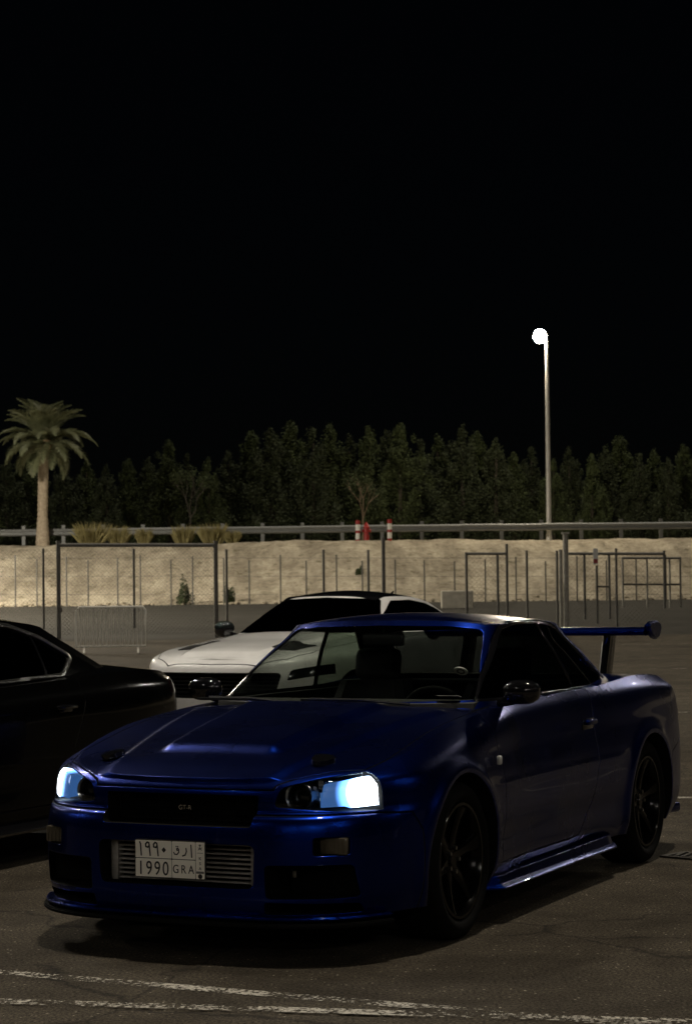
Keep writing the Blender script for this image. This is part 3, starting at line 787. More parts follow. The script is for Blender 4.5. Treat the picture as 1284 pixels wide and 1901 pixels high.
    # mirrors, handles, markers
    for s in (-1, 1):
        mr = empty('door_mirror', (-.845 if s < 0 else .80, -.79 if s < 0 else -.82, .993)); mr.parent = root
        bm = bmesh.new(); ellipsoid(bm, (0, 0, 0), (.085, .062, .056), 28, 16, .78)
        for v_ in bm.verts:
            if v_.co.y < -.02: v_.co.y = -.02+(v_.co.y+.02)*.2
        from_bm('mirror_housing', bm, 'gloss_black', mr, 60)
        bm = bmesh.new(); ellipsoid(bm, (0, -.030, 0), (.070, .004, .043), 24, 10, .8); from_bm('mirror_glass', bm, 'chrome', mr, 60)
        bm = bmesh.new(); tube(bm, [(-s*.04, .0, -.035), (-s*.07, .01, -.045), (-s*.11, .015, -.045)], [.024, .020, .022], 10); from_bm('mirror_arm', bm, 'gloss_black', mr, 60)
        dh = empty('door_handle', (s*.868, -1.66, .80)); dh.parent = doors[0 if s < 0 else 1]
        bm = bmesh.new(); box(bm, (0, 0, 0), (.012, .17, .055), bevel=.005); from_bm('handle_recess', bm, 'gloss_black', dh, 40)
        bm = bmesh.new(); box(bm, (s*.018, 0, .008), (.022, .15, .026), bevel=.009); from_bm('handle_grip', bm, 'blue_paint', dh, 60)
        bm = bmesh.new(); box(bm, (s*.880, -.405, .715), (.02, .030, .040), bevel=.007); from_bm('side_marker', bm, 'clear_lens_solid', root, 50)
        # bonnet duct
        zz = .775
        bm = bmesh.new(); n = 20; ring = []
        for k in range(n):
            t = 2*math.pi*k/n; ring.append((s*.49+.050*math.cos(t)*(1.0 if math.sin(t) < 0 else .8), .555+.062*math.sin(t)))
        prism_bm(bm, ring, 'z', -.012, .007); bmesh.ops.rotate(bm, cent=(s*.49, .555, 0), matrix=Matrix.Rotation(R(-8.5), 3, 'X') @ Matrix.Rotation(R(s*7), 3, 'Y'), verts=bm.verts[:]); bmesh.ops.translate(bm, vec=(0, 0, .781), verts=bm.verts[:])
        from_bm('bonnet_vent', bm, 'gloss_black', root, 40)
        # rear lamps
        for (xx, rr) in ((.60, .075), (.40, .062)):
            bm = bmesh.new(); lathe(bm, [(-.02, 0), (-.02, rr*.8), (-.01, rr), (.05, rr)], 28, 'y', (s*xx, -3.640+.09*(xx-.4), .745)); from_bm('tail_lamp', bm, 'red_lens', root, 50)
        patch(lens0, [(rounded([(-3.40, .745), (-3.60, .745), (-3.60, .85), (-3.43, .85)], .01), 'x', s*.5, s*1.2)], None, 'corner_lamp', 'red_lens', root, .006, -.003)
        # rear spat
        bm = bmesh.new(); box(bm, (s*.735, -3.40, .215), (.07, .28, .06), Matrix.Rotation(R(s*15), 3, 'Z'), bevel=.02); from_bm('rear_spat', bm, 'blue_paint', root, 50)
        # strut
        secs = []
        for i in range(6):
            u = i/5; z = .965+.25*u; yc = -3.30-.10*u; ch = .105+.0*u; th = .020
            secs.append([(s*.43+th*a, yc+ch*b, z) for a, b in ((-1, -.6), (-1, .6), (0, 1), (1, .6), (1, -.6), (0, -1))])
        lofted('wing_strut', secs, 'gloss_black', root, 50)
        # end plate
        ring = [(-3.50, 1.185), (-3.44, 1.172), (-3.36, 1.19), (-3.30, 1.23), (-3.29, 1.262), (-3.34, 1.278), (-3.44, 1.285), (-3.52, 1.275), (-3.545, 1.24)]
        bm = bmesh.new(); prism_bm(bm, rounded(ring, .03), 'x', s*.665, s*.700); bmesh.ops.recalc_face_normals(bm, faces=bm.faces)
        bmesh.ops.bevel(bm, geom=[e for e in bm.edges if abs(e.verts[0].co.x-e.verts[1].co.x) < 1e-6], offset=.010, segments=3, affect='EDGES'); from_bm('wing_end_plate', bm, 'blue_paint', root, 60)
    prof = []
    for k in range(24):
        t = 2*math.pi*k/24; c_ = .115*math.cos(t); th = .021*math.sin(t)*(1.05+.6*math.cos(t)); prof.append((-3.40+c_, 1.225+th-.06*c_))
    bm = bmesh.new(); prism_bm(bm, prof, 'x', -.664, .664); from_bm('wing_blade', bm, 'blue_paint', root, 60)
    # wipers
    for (x0, x1, y0, y1) in ((.10, .62, -.40, -.50), (-.46, .06, -.40, -.43)):
        bm = bmesh.new(); tube(bm, [(x0, y0, .952), ((x0+x1)/2, (y0+y1)/2-.02, .968), (x1, y1-.03, .968)], .007, 6); box(bm, ((x0+x1)/2+.1, (y0+y1)/2-.035, .962), (.42, .012, .012), Matrix.Rotation(R(-6), 3, 'Z'))
        from_bm('wiper', bm, 'trim_black', root, 50)
    # wheels
    for y in (0., -2.665):
        for s in (-1, 1): wheel(root, s*.752, y, .327, .243, s)
    # interior
    secs = []
    for i in range(17):
        x = -.655+1.31*i/16; hp = .0
        yf = float(np.interp(abs(x), [p_[0] for p_ in gb[:5]], [p_[1] for p_ in gb[:5]]))-.055
        secs.append([(x, yf, .90), (x, yf-.01, .945), (x, yf-.14, .958), (x, min(-.86, yf-.2), .952), (x, -.90, .90), (x, -.90, .70), (x, -.6, .70)])
    lofted('dashboard', secs, 'dash_plastic', root, 40)
    for s in (-1, 1):
        st = empty('front_seat', (s*.36, -1.50, .32)); st.parent = root
        bm = bmesh.new(); box(bm, (0, .06, .12), (.48, .50, .17), bevel=.05); from_bm('seat_cushion', bm, 'interior_cloth', st, 60)
        secs = []
        for i in range(10):
            u = i/9; z = .16+.52*u; w_ = .25-.075*u**2.2; yy = -.18-.20*u
            secs.append([(w_*a, yy+b, z) for a, b in ((-1, .07), (-.75, .09), (-.5, .02), (.5, .02), (.75, .09), (1, .07), (.9, -.09), (-.9, -.09))])
        lofted('seat_back', secs, 'interior_cloth', st, 60)
        bm = bmesh.new(); box(bm, (0, -.40, .76), (.25, .10, .17), Matrix.Rotation(R(12), 3, 'X'), bevel=.04); from_bm('headrest', bm, 'interior_cloth', st, 60)
    bm = bmesh.new(); box(bm, (0, -2.38, .58), (1.20, .16, .52), Matrix.Rotation(R(18), 3, 'X'), bevel=.05); box(bm, (0, -2.12, .42), (1.20, .46, .14), bevel=.04); from_bm('rear_seat', bm, 'interior_cloth', root, 60)
    bm = bmesh.new(); box(bm, (0, -2.75, .965), (1.16, .42, .02), bevel=.005); from_bm('parcel_shelf', bm, 'interior_cloth', root)
    sw = empty('steering_wheel', (-.36, -.98, .84)); sw.parent = root; sw.rotation_euler = (R(-24), 0, 0)
    bm = bmesh.new(); nn = 40
    rings = [[bm.verts.new(((.175+.015*math.cos(b))*math.cos(a), .015*math.sin(b), (.175+.015*math.cos(b))*math.sin(a))) for b in [2*math.pi*k/8 for k in range(8)]] for a in [2*math.pi*i/nn for i in range(nn)]]
    for i in range(nn):
        for k in range(8): bm.faces.new((rings[i][k], rings[(i+1) % nn][k], rings[(i+1) % nn][(k+1) % 8], rings[i][(k+1) % 8]))
    from_bm('wheel_rim', bm, 'void_black', sw, 60)
    bm = bmesh.new(); ellipsoid(bm, (0, 0, 0), (.06, .025, .06)); 
    for a in (R(0), R(180), R(270)): tube(bm, [(0, 0, 0), (.175*math.cos(a), 0, .175*math.sin(a))], .014, 6)
    from_bm('wheel_spokes', bm, 'trim_black', sw, 60)
    bm = bmesh.new(); box(bm, (0, -1.16, 1.225), (.22, .025, .062), bevel=.012); tube(bm, [(0, -1.15, 1.25), (0, -1.18, 1.29)], .01, 6); from_bm('rear_view_mirror', bm, 'trim_black', root, 50)
    # round permit sticker on the inside of the glass
    bm = bmesh.new(); lathe(bm, [(-.002, 0), (-.002, .033), (.002, .033), (.002, 0)], 28, 'y', (0, 0, 0)); st = from_bm('permit_sticker', bm, 'paper', root, 30)
    st.location = (-.50, -.915, 1.082); st.rotation_euler = (R(-55), 0, 0)
    bm = bmesh.new(); lathe(bm, [(.0021, .012), (.0028, .012), (.0028, .021), (.0021, .021)], 24, 'y'); from_bm('sticker_print', bm, 'plate_grey', st)
    drop(lens0)
    # licence plate
    pl = empty('licence_plate', (.0, .925, .405)); pl.parent = root
    bm = bmesh.new(); prism_bm(bm, rounded([(-.16, -.076), (.16, -.076), (.16, .076), (-.16, .076)], .012), 'y', 0, .004); from_bm('plate_rim', bm, 'plate_ink', pl)
    cells = [(-.1555, .008, .003, .0715), (-.1555, .008, -.0715, -.0), (.0105, .1145, .003, .0715), (.0105, .1145, -.0715, -.0), (.117, .1555, -.0715, .0715)]
    for (a, b_, c, d) in cells:
        # plate x runs left to right as seen from the front (= -x of the car)
        bm = bmesh.new(); prism_bm(bm, rounded([(-b_, c), (-a, c), (-a, d), (-b_, d)], .004), 'y', .0042, .0055); from_bm('plate_field', bm, 'plate_white', pl)
    bm = bmesh.new(); box(bm, (0, -.012, .0), (.30, .022, .05)); from_bm('plate_bracket', bm, 'trim_black', pl)
    def ptext(s_, h, x, z, name='plate_character', sx=1.0):
        t_ = text_mesh(name, s_, h, 'plate_ink', pl, extrude=.0006); t_.rotation_euler = (R(90), 0, math.pi); t_.location = (-x, .0062, z); t_.scale = (sx, 1, 1); return t_
    for i, ch in enumerate('1990'): ptext(ch, .056, -.131+i*.0375, -.063, sx=.78)
    for i, ch in enumerate('GRA'): ptext(ch, .034, .0275+i*.0345, -.052, sx=.84)
    for i, ch in enumerate('KSA'): ptext(ch, .0125, .1365, .003-i*.0195)
    def strokes(polys, cx_, cz_, sc_, w_):
        bm = bmesh.new()
        for pts in polys:
            P3 = [Vector((-(cx_+p[0]*sc_), .0063, cz_+p[1]*sc_)) for p in pts]
            for a_, b_ in zip(P3, P3[1:]):
                d_ = (b_-a_); n_ = Vector((-d_.z, 0, d_.x)).normalized()*w_/2; e_ = d_.normalized()*w_*.3
                q_ = [bm.verts.new(p) for p in (a_-e_+n_, b_+e_+n_, b_+e_-n_, a_-e_-n_)]; bm.faces.new(q_)
        return from_bm('plate_character', bm, 'plate_ink', pl)
    one = [[(-.10, 1), (-.03, .85), (0, .4), (.03, 0)]]
    nine = [[(.12, .78), (.0, .62), (-.18, .66), (-.2, .86), (-.06, 1), (.08, .95), (.12, .78), (.15, .4), (.20, 0)]]
    strokes(one, -.130, .012, .052, .0065); strokes(nine, -.098, .012, .052, .0065); strokes(nine, -.062, .012, .052, .0065)
    strokes([[(0, .5), (.12, .36), (0, .22), (-.12, .36), (0, .5)], [(-.06, .36), (.06, .36)]], -.026, .018, .05, .006)
    strokes([[(.30, .62), (.12, .55), (.05, .72), (.2, .82), (.32, .68), (.34, .35), (.12, .08), (-.2, .1), (-.34, .32)], [(-.02, 1.0), (.04, 1.0)], [(.18, 1.0), (.24, 1.0)]], .030, .018, .034, .0048)
    strokes([[(.22, .85), (.28, .5), (.12, .12), (-.22, .0)]], .066, .016, .036, .0055)
    strokes([[(-.04, 1), (.0, .5), (.03, 0)]], .098, .012, .048, .0055)
    strokes([[(-.5, 0), (.5, .55)], [(.5, 0), (-.5, .55)], [(0, .3), (0, 1)], [(-.3, 1.05), (.3, 1.05)], [(-.2, 1.25), (.2, 1.25)]], .1365, .042, .016, .0026)
    strokes([[(-.5, 0), (.5, 0)]], .1365, .030, .026, .0016)
    bm = bmesh.new(); box(bm, (-.1365, .0062, -.046), (.034, .001, .009)); from_bm('plate_band', bm, 'plate_grey', pl)
    bm = bmesh.new(); lathe(bm, [(.0056, 0), (.0064, 0.0005), (.0064, .0095), (.0056, .0095)], 20, 'y', (-.1365, 0, -.061)); from_bm('plate_hologram', bm, 'plate_ink', pl)
    return root
def text_mesh(name, s, size, m, parent, extrude=0.001):
    cu = bpy.data.curves.new('txt', 'FONT'); cu.body = s; cu.size = size*1.38; cu.extrude = extrude; cu.align_x = 'CENTER'
    o = bpy.data.objects.new('txt', cu); COL.objects.link(o)
    dg = bpy.context.evaluated_depsgraph_get(); dg.update()
    me = bpy.data.meshes.new_from_object(o.evaluated_get(dg), depsgraph=dg); bpy.data.objects.remove(o); bpy.data.curves.remove(cu)
    me.materials.clear(); return link(name, me, m, parent)
car = blue_coupe()
# slip of paper on the dashboard of the blue coupe
bm = bmesh.new(); box(bm, (0, 0, 0), (.10, .06, .0015)); pap = from_bm('paper_slip', bm, 'paper')
pap.location = W(-.545, -.655, .978); pap.rotation_euler = (R(8), 0, CARROT+R(6)); tag(pap, 'white paper slip lying on the dashboard behind the windscreen', 'paper')
#PART3
# ------------------------------------------------------------------ the two cars behind
def shell_car(root, paint_m, base, lv, zc, gb, gt, zt, gzc, cuts, windows, glass_m, cabin, panels=(), axles=(), tyre=.335, rim=.245, tx=.78, zlow=.9, roof_m=None, lidf=None, sidef=None, cut_m='void_black', gap=.006):
    B = shell('body', plan_net(base, lv), zc, paint_m, NS=170, NV=44, NT=34, lidf=lidf, sidef=sidef)
    src = dup_tmp(B)
    arch = [(circle_poly(y, tyre, tyre+.042), 'x', s*.58, s*1.3) for y in axles for s in (-1, 1)]
    boolean(B, cutter(arch+[(cabin, 'z', .34, 1.6)]), 'DIFFERENCE')
    if cuts: boolean(B, cutter(cuts, cut_m), 'DIFFERENCE')
    for nm, polys, inner in panels:
        P = split_part(B, polys, inner, nm, root)
        if polys[0][1] == 'x' and len(polys) == 2:
            for s in (-1, 1): finish(half(P, nm, root, s), nm, root)
            drop(P)
        else: finish(P, nm, root)
    finish(B, 'body', root)
    def gh(ins, zl, zd, nm, m):
        def inset(P):
            T = np.zeros_like(P); T[1:-1] = P[2:]-P[:-2]; T[0] = (1, 0); T[-1] = (-1, 0); T /= np.linalg.norm(T, axis=1)[:, None]
            N = np.c_[-T[:, 1], T[:, 0]]; N[0] = (0, 1); N[-1] = (0, -1); Q = P-N*ins; Q[0, 0] = Q[-1, 0] = 0; return Q
        b, t = inset(np.array(gb, float)), inset(np.array(gt, float)); L_ = []
        for u in (0., .33, .66, .9, 1.):
            P = b*(1-u)+t*u; c = np.array([0, -1.8]); d = P-c; d /= np.linalg.norm(d, axis=1)[:, None]
            P = P+d*.018*math.sin(math.pi*u); P[[0, -1], 0] = 0; L_.append(np.c_[P, zl*(1-u)+(np.array(zt)-zd)*u])
        return shell(nm, np.stack(L_), [(y, z-zd) for y, z in gzc], m, NS=120, NV=26, NT=18)
    G = gh(0, zlow, 0, 'roof', paint_m); Gi = gh(.045, zlow-.08, .04, 'inner', 'trim_black'); skin = dup_tmp(G)
    boolean(G, Gi, 'DIFFERENCE')
    for nm, poly, ax, a, b in windows: boolean(G, cutter([(poly, ax, a, b)], 'trim_black'), 'DIFFERENCE')
    finish(G, 'roof', root)
    for nm, poly, ax, a, b in windows: patch(skin, [(offset_poly(poly, .001), ax, a, b)], None, nm, glass_m, root, .004, .003)
    for y in axles:
        for s in (-1, 1): wheel(root, s*tx, y, tyre, rim, s, spokes=10)
    return src, skin
def seats(root, pts, y0, z0):
    for x in pts:
        st = empty('front_seat', (x, y0, z0)); st.parent = root
        bm = bmesh.new(); box(bm, (0, .06, .12), (.48, .50, .17), bevel=.05); from_bm('seat_cushion', bm, 'interior_cloth', st, 60)
        bm = bmesh.new(); box(bm, (0, -.26, .44), (.46, .14, .60), Matrix.Rotation(R(18), 3, 'X'), bevel=.05); from_bm('seat_back', bm, 'interior_cloth', st, 60)
        bm = bmesh.new(); box(bm, (0, -.40, .80), (.26, .10, .18), Matrix.Rotation(R(12), 3, 'X'), bevel=.04); from_bm('headrest', bm, 'interior_cloth', st, 60)

def white_coupe(loc, rz):
    root = empty('parked_car', loc, rz)
    tag(root, 'white muscle coupe with black roof and bonnet vents, parked behind the blue coupe', 'car', 'cars parked in the lot')
    base = [(0, .885), (.30, .875), (.58, .81), (.78, .66), (.89, .44), (.935, .2), (.948, -.1), (.928, -.6), (.915, -1.3), (.93, -2.0), (.958, -2.72), (.945, -3.2), (.86, -3.7), (.65, -3.84), (.3, -3.88), (0, -3.89)]
    n = 16
    lv = [([-.06]*n, [.18]*n), ([-.02]*n, [.32]*n), ([0]*n, [.48]*n),
          ([.004]*n, [.62]*3+[.63]*(n-3)),
          ([-.012, -.012, -.014, -.018, -.012, -.004, -.002, -.008, -.012, -.01, -.004, -.006, -.01, -.01, -.01, -.01], [.735, .735, .74, .75, .77, .79, .80, .82, .84, .86, .86, .86, .86, .86, .86, .86]),
          ([-.045, -.045, -.05, -.055, -.05, -.045, -.045, -.045, -.045, -.04, -.035, -.035, -.05, -.06, -.06, -.06], [.785, .787, .80, .82, .845, .87, .89, .935, .965, .985, 1.0, 1.01, 1.0, 1.0, 1.0, 1.0]),
          ([-.10, -.105, -.12, -.14, -.14, -.14, -.14, -.13, -.09, -.09, -.11, -.13, -.12, -.11, -.10, -.10], [.822, .826, .842, .862, .885, .905, .925, .975, 1.0, 1.02, 1.045, 1.05, 1.05, 1.06, 1.07, 1.07])]
    zc = [(.80, .828), (.7, .862), (.4, .915), (0, .958), (-.5, 1.01), (-3.1, 1.08), (-3.9, 1.08)]
    def lid(x, y):
        c = np.interp(y, [-.6, .7], [.62, .40]); return .020*sstep((c-np.abs(x))/.05)*sstep((.74-y)/.08)*sstep((y+.6)/.1)
    gb = [(0, -.42), (.36, -.45), (.66, -.53), (.785, -.68), (.815, -1.05), (.82, -1.6), (.80, -2.3), (.75, -2.8), (.66, -3.15), (.35, -3.28), (0, -3.30)]
    gt = [(0, -1.20), (.25, -1.21), (.44, -1.25), (.525, -1.33), (.565, -1.5), (.575, -1.75), (.56, -2.1), (.52, -2.35), (.45, -2.47), (.25, -2.53), (0, -2.54)]
    zt = [1.33, 1.33, 1.322, 1.312, 1.315, 1.312, 1.275, 1.235, 1.205, 1.20, 1.20]
    gzc = [(-1.0, 1.33), (-1.22, 1.336), (-1.6, 1.372), (-1.9, 1.350), (-2.3, 1.27), (-2.6, 1.20)]
    cuts = [(rounded([(-.60, .52), (.60, .52), (.66, .725), (-.66, .725)], .05), 'y', .62, 1.3), (rounded([(-.70, .25), (.70, .25), (.62, .42), (-.62, .42)], .04), 'y', .60, 1.3)]
    for s in (-1, 1):
        q = lambda P: P if s > 0 else [(-a, b) for a, b in P][::-1]
        cuts.append((q(rounded([(.69, .66), (.71, .745), (.99, .80), (.99, .72)], .02)), 'y', .30, 1.3))
    hp = [(0, .84), (.45, .82), (.66, .66), (.765, .44), (.80, 0), (.795, -.55), (.5, -.50), (0, -.47)]; hp = hp+[(-x, y) for x, y in hp[::-1][1:-1]]
    dp = [(-.58, .30), (-.60, .80), (-.58, 1.3), (-2.02, 1.3), (-2.0, .8), (-1.86, .30)]
    w1 = rounded([(-.80, 1.02), (-1.05, 1.15), (-1.36, 1.282), (-1.7, 1.288), (-2.05, 1.255), (-2.28, 1.205), (-2.52, 1.07), (-2.2, 1.045)], .02)
    ws = rounded([(-.765, 1.012), (0, 1.018), (.765, 1.012), (.52, 1.298), (0, 1.315), (-.52, 1.298)], .03)
    rw = rounded([(-.62, 1.12), (.62, 1.12), (.45, 1.19), (-.45, 1.19)], .03)
    win = [('windscreen', ws, 'y', -1.5, 0), ('rear_window', rw, 'y', -3.5, -2.35), ('side_window', w1, 'x', .45, 1.2), ('side_window', w1, 'x', -1.2, -.45)]
    cabin = [(-.72, -.60), (-.75, -1.0), (-.75, -2.3), (-.6, -2.9), (.6, -2.9), (.75, -2.3), (.75, -1.0), (.72, -.60)]
    src, skin = shell_car(root, 'white_paint', base, lv, zc, gb, gt, zt, gzc, cuts, win, 'dark_glass', cabin,
        panels=[('bonnet', [(hp, 'z', .76, 1.4)], [(offset_poly(hp, .008), 'z', .77, 1.4)]), ('door', [(dp, 'x', -1.3, -.76), (dp, 'x', .76, 1.3)], [(offset_poly(dp, .006), 'x', -1.3, -.775), (offset_poly(dp, .006), 'x', .775, 1.3)])],
        axles=(0., -2.72), tyre=.345, rim=.25, tx=.80, zlow=.94, lidf=lid)
    rp = rounded([(-.50, -1.19), (.50, -1.19), (.545, -1.5), (.535, -2.1), (.46, -2.50), (-.46, -2.50), (-.535, -2.1), (-.545, -1.5)], .06)
    patch(skin, [(rp, 'z', 1.15, 1.6)], None, 'roof_panel', 'gloss_black', root, .008, -.003)
    rail = None
    for s in (-1, 1):
        pv = [(s*.36, .10), (s*.64, .12), (s*.60, .44), (s*.38, .46)]
        patch(src, [(rounded(pv if s < 0 else pv[::-1], .015), 'z', .80, 1.4)], None, 'bonnet_vent', 'void_black', root, .03, -.004)
        q = lambda P: P if s > 0 else [(-a, b) for a, b in P][::-1]
        patch(src, [(q(rounded([(.692, .663), (.712, .742), (.98, .797), (.98, .722)], .02)), 'y', .30, 1.3)], None, 'headlight', 'gloss_black', root, .01, .004)
        mr = empty('door_mirror', (s*.895, -.80, 1.045)); mr.parent = root
        bm = bmesh.new(); ellipsoid(bm, (0, 0, 0), (.10, .07, .072), 24, 14, .8); from_bm('mirror_housing', bm, 'gloss_black', mr, 60)
        bm = bmesh.new(); ellipsoid(bm, (0, -.052, 0), (.08, .02, .055), 20, 10, .8); from_bm('mirror_glass', bm, 'chrome', mr, 60)
        bm = bmesh.new(); tube(bm, [(-s*.06, 0, -.04), (-s*.15, .02, -.06)], .022, 8); from_bm('mirror_arm', bm, 'gloss_black', mr, 60)
    g = empty('grille', (0, .70, .62)); g.parent = root
    bm = bmesh.new()
    for k in range(7): box(bm, (0, 0, -.09+k*.03), (1.20, .012, .007))
    tag(from_bm('grille_bars', bm, 'dark_plastic', g), kind='stuff')
    bm = bmesh.new(); tube(bm, [(0, -2.42, 1.31), (0, -2.52, 1.365)], [.02, .008], 8); from_bm('aerial', bm, 'gloss_black', root)
    secs = []
    for i in range(9):
        x = -.66+1.32*i/8; yf = float(np.interp(abs(x), [.0, .35, .62, .75], [-.44, -.47, -.57, -.74]))-.07
        secs.append([(x, yf, .95), (x, yf-.02, 1.0), (x, yf-.3, 1.02), (x, yf-.42, .98), (x, yf-.42, .75), (x, yf, .75)])
    lofted('dashboard', secs, 'dash_plastic', root, 40)
    seats(root, (-.38, .38), -1.55, .36)
    bm = bmesh.new(); box(bm, (0, .80, .215), (1.35, .12, .03), bevel=.01); from_bm('front_splitter', bm, 'dark_plastic', root)
    drop(src); drop(skin)
    return root
white_coupe((-.74, 17.83, gz(18.0)), R(151)).scale = (.98, .98, 1.05)

def dark_sedan(loc, rz):
    root = empty('parked_car', loc, rz)
    tag(root, 'black fastback sedan with chrome window trim at the left edge, beside the blue coupe', 'car', 'cars parked in the lot')
    base = [(0, .90), (.35, .88), (.65, .76), (.83, .52), (.90, .25), (.922, 0), (.915, -.6), (.922, -1.5), (.93, -2.3), (.942, -2.91), (.92, -3.30), (.85, -3.62), (.66, -3.79), (.3, -3.85), (0, -3.86)]
    n = 15
    lv = [([-.06]*n, [.19]*n), ([-.015]*n, [.28]*n), ([-.01, -.01, -.01, -.005, 0, 0, -.015, -.018, -.01, 0, 0, 0, 0, 0, 0], [.42]*n), ([0]*n, [.56]*n),
          ([-.01]*5+[0, -.004, -.004, 0, .004, 0, -.004, -.006, -.006, -.006], [.66, .66, .67, .70, .72, .73, .74, .75, .76, .76, .77, .78, .78, .78, .78]),
          ([-.04, -.04, -.04, -.03, -.03, -.03, -.03, -.03, -.026, -.022, -.03, -.04, -.04, -.04, -.04], [.72, .72, .74, .78, .81, .83, .86, .885, .90, .915, .925, .93, .93, .93, .93]),
          ([-.10, -.10, -.11, -.12, -.12, -.12, -.11, -.085, -.08, -.085, -.10, -.10, -.085, -.07, -.07], [.76, .765, .79, .83, .86, .885, .925, .958, .985, 1.010, 1.010, .985, .970, .962, .962])]
    zc = [(.85, .77), (.5, .84), (0, .93), (-.5, .99), (-2.6, 1.05), (-3.2, 1.060), (-3.55, 1.015), (-3.8, .972)]
    gb = [(0, -.40), (.35, -.43), (.62, -.55), (.74, -.75), (.80, -1.1), (.825, -1.7), (.825, -2.3), (.79, -2.75), (.71, -3.25), (.42, -3.56), (0, -3.60)]
    gt = [(0, -1.22), (.25, -1.23), (.44, -1.28), (.53, -1.38), (.575, -1.55), (.59, -1.8), (.585, -2.05), (.57, -2.40), (.50, -2.62), (.27, -2.74), (0, -2.76)]
    zt = [1.345, 1.345, 1.335, 1.322, 1.328, 1.335, 1.325, 1.298, 1.265, 1.258, 1.258]
    gzc = [(-1.0, 1.345), (-1.25, 1.352), (-1.7, 1.395), (-2.0, 1.388), (-2.3, 1.355), (-2.6, 1.295), (-2.8, 1.255)]
    s0 = rounded([(-.80, .995), (-1.15, 1.18), (-1.50, 1.292), (-1.85, 1.305), (-2.10, 1.285), (-2.36, 1.215), (-2.60, 1.105), (-2.40, 1.015), (-1.7, .995)], .02)
    big = offset_poly(s0, -.018)
    ws = rounded([(-.70, 1.01), (.70, 1.01), (.53, 1.31), (0, 1.328), (-.53, 1.31)], .03)
    rw = rounded([(-.60, 1.09), (.60, 1.09), (.46, 1.235), (-.46, 1.235)], .03)
    win = [('windscreen', ws, 'y', -1.5, 0), ('rear_window', rw, 'y', -3.6, -2.3), ('side_window', s0, 'x', .45, 1.2), ('side_window', s0, 'x', -1.2, -.45)]
    cabin = [(-.72, -.60), (-.75, -1.0), (-.76, -2.3), (-.6, -2.8), (.6, -2.8), (.76, -2.3), (.75, -1.0), (.72, -.60)]
    fd = [(-.42, .30), (-.45, .80), (-.45, 1.3), (-1.40, 1.3), (-1.38, .30)]
    rd = [(-1.41, .30), (-1.43, 1.3), (-2.45, 1.3), (-2.42, .86), (-2.30, .62), (-2.36, .30)]
    src, skin = shell_car(root, 'black_paint', base, lv, zc, gb, gt, zt, gzc, [], win, 'dark_glass', cabin,
        panels=[('front_door', [(fd, 'x', -1.3, -.78), (fd, 'x', .78, 1.3)], [(offset_poly(fd, .005), 'x', -1.3, -.79), (offset_poly(fd, .005), 'x', .79, 1.3)]),
                ('rear_door', [(rd, 'x', -1.3, -.78), (rd, 'x', .78, 1.3)], [(offset_poly(rd, .005), 'x', -1.3, -.79), (offset_poly(rd, .005), 'x', .79, 1.3)])],
        axles=(0., -2.91), tyre=.335, rim=.25, tx=.80, zlow=.92)
    for s in (-1, 1):
        o = dup_tmp(skin); boolean(o, cutter([(big, 'x', s*.45, s*1.2)], 'cut_marker'), 'INTERSECT'); boolean(o, cutter([(offset_poly(s0, .002), 'x', s*.3, s*1.3)], 'cut_marker'), 'DIFFERENCE')
        idx = [i for i, mm in enumerate(o.data.materials) if mm.name == 'cut_marker']
        bm = bmesh.new(); bm.from_mesh(o.data); drop(o)
        bmesh.ops.delete(bm, geom=[f_ for f_ in bm.faces if f_.material_index in idx], context='FACES')
        for f_ in bm.faces: f_.material_index = 0
        tr = from_bm('window_trim', bm, 'dull_chrome', root, 40, recalc=False); md = tr.modifiers.new('s', 'SOLIDIFY'); md.thickness = .012; md.offset = .5
        # pillar between the side panes
        patch(skin, [([(-1.36, .99), (-1.47, 1.312), (-1.53, 1.312), (-1.43, .99)], 'x', s*.45, s*1.2)], None, 'door_pillar', 'gloss_black', root, .02, -.002)
        patch(skin, [([(-2.22, 1.0), (-2.27, 1.25), (-2.29, 1.25), (-2.24, 1.0)], 'x', s*.45, s*1.2)], None, 'window_divider', 'gloss_black', root, .02, -.002)
        dh = empty('door_handle', (s*.927, -2.20, .835)); dh.parent = root
        bm = bmesh.new(); box(bm, (s*.012, 0, 0), (.022, .20, .024), bevel=.008); from_bm('handle_grip', bm, 'gloss_black', dh, 60)
        bm = bmesh.new(); box(bm, (0, 0, -.006), (.010, .13, .045), bevel=.004); from_bm('handle_recess', bm, 'gloss_black', dh, 60)
        patch(src, [(rounded([(-3.45, .86), (-3.95, .86), (-3.95, .945), (-3.50, .945)], .012), 'x', s*.4, s*1.2)], None, 'tail_lamp', 'red_lens', root, .012, -.003)
        secs = []
        for i in range(12):
            u = i/11; y = -.42-2.08*u
            secs.append([(s*a, y, b) for a, b in ((.80, .175), (.925, .172), (.935, .185), (.92, .21), (.88, .25), (.80, .25))])
        lofted('side_sill', secs, 'gloss_black', root, 40)
    # boot lip
    secs = []
    for i in range(15):
        x = -.72+1.44*i/14; yy = -3.72+.16*abs(x/.72)**2.5
        secs.append([(x, yy+.10, .990), (x, yy, .992), (x, yy-.03, .988), (x, yy-.02, .968), (x, yy+.08, .955)])
    lofted('boot_lip', secs, 'black_paint', root, 50)
    seats(root, (-.38, .38), -1.5, .36); drop(src); drop(skin)
    return root
dark_sedan(W(3.175, .38), CARROT)

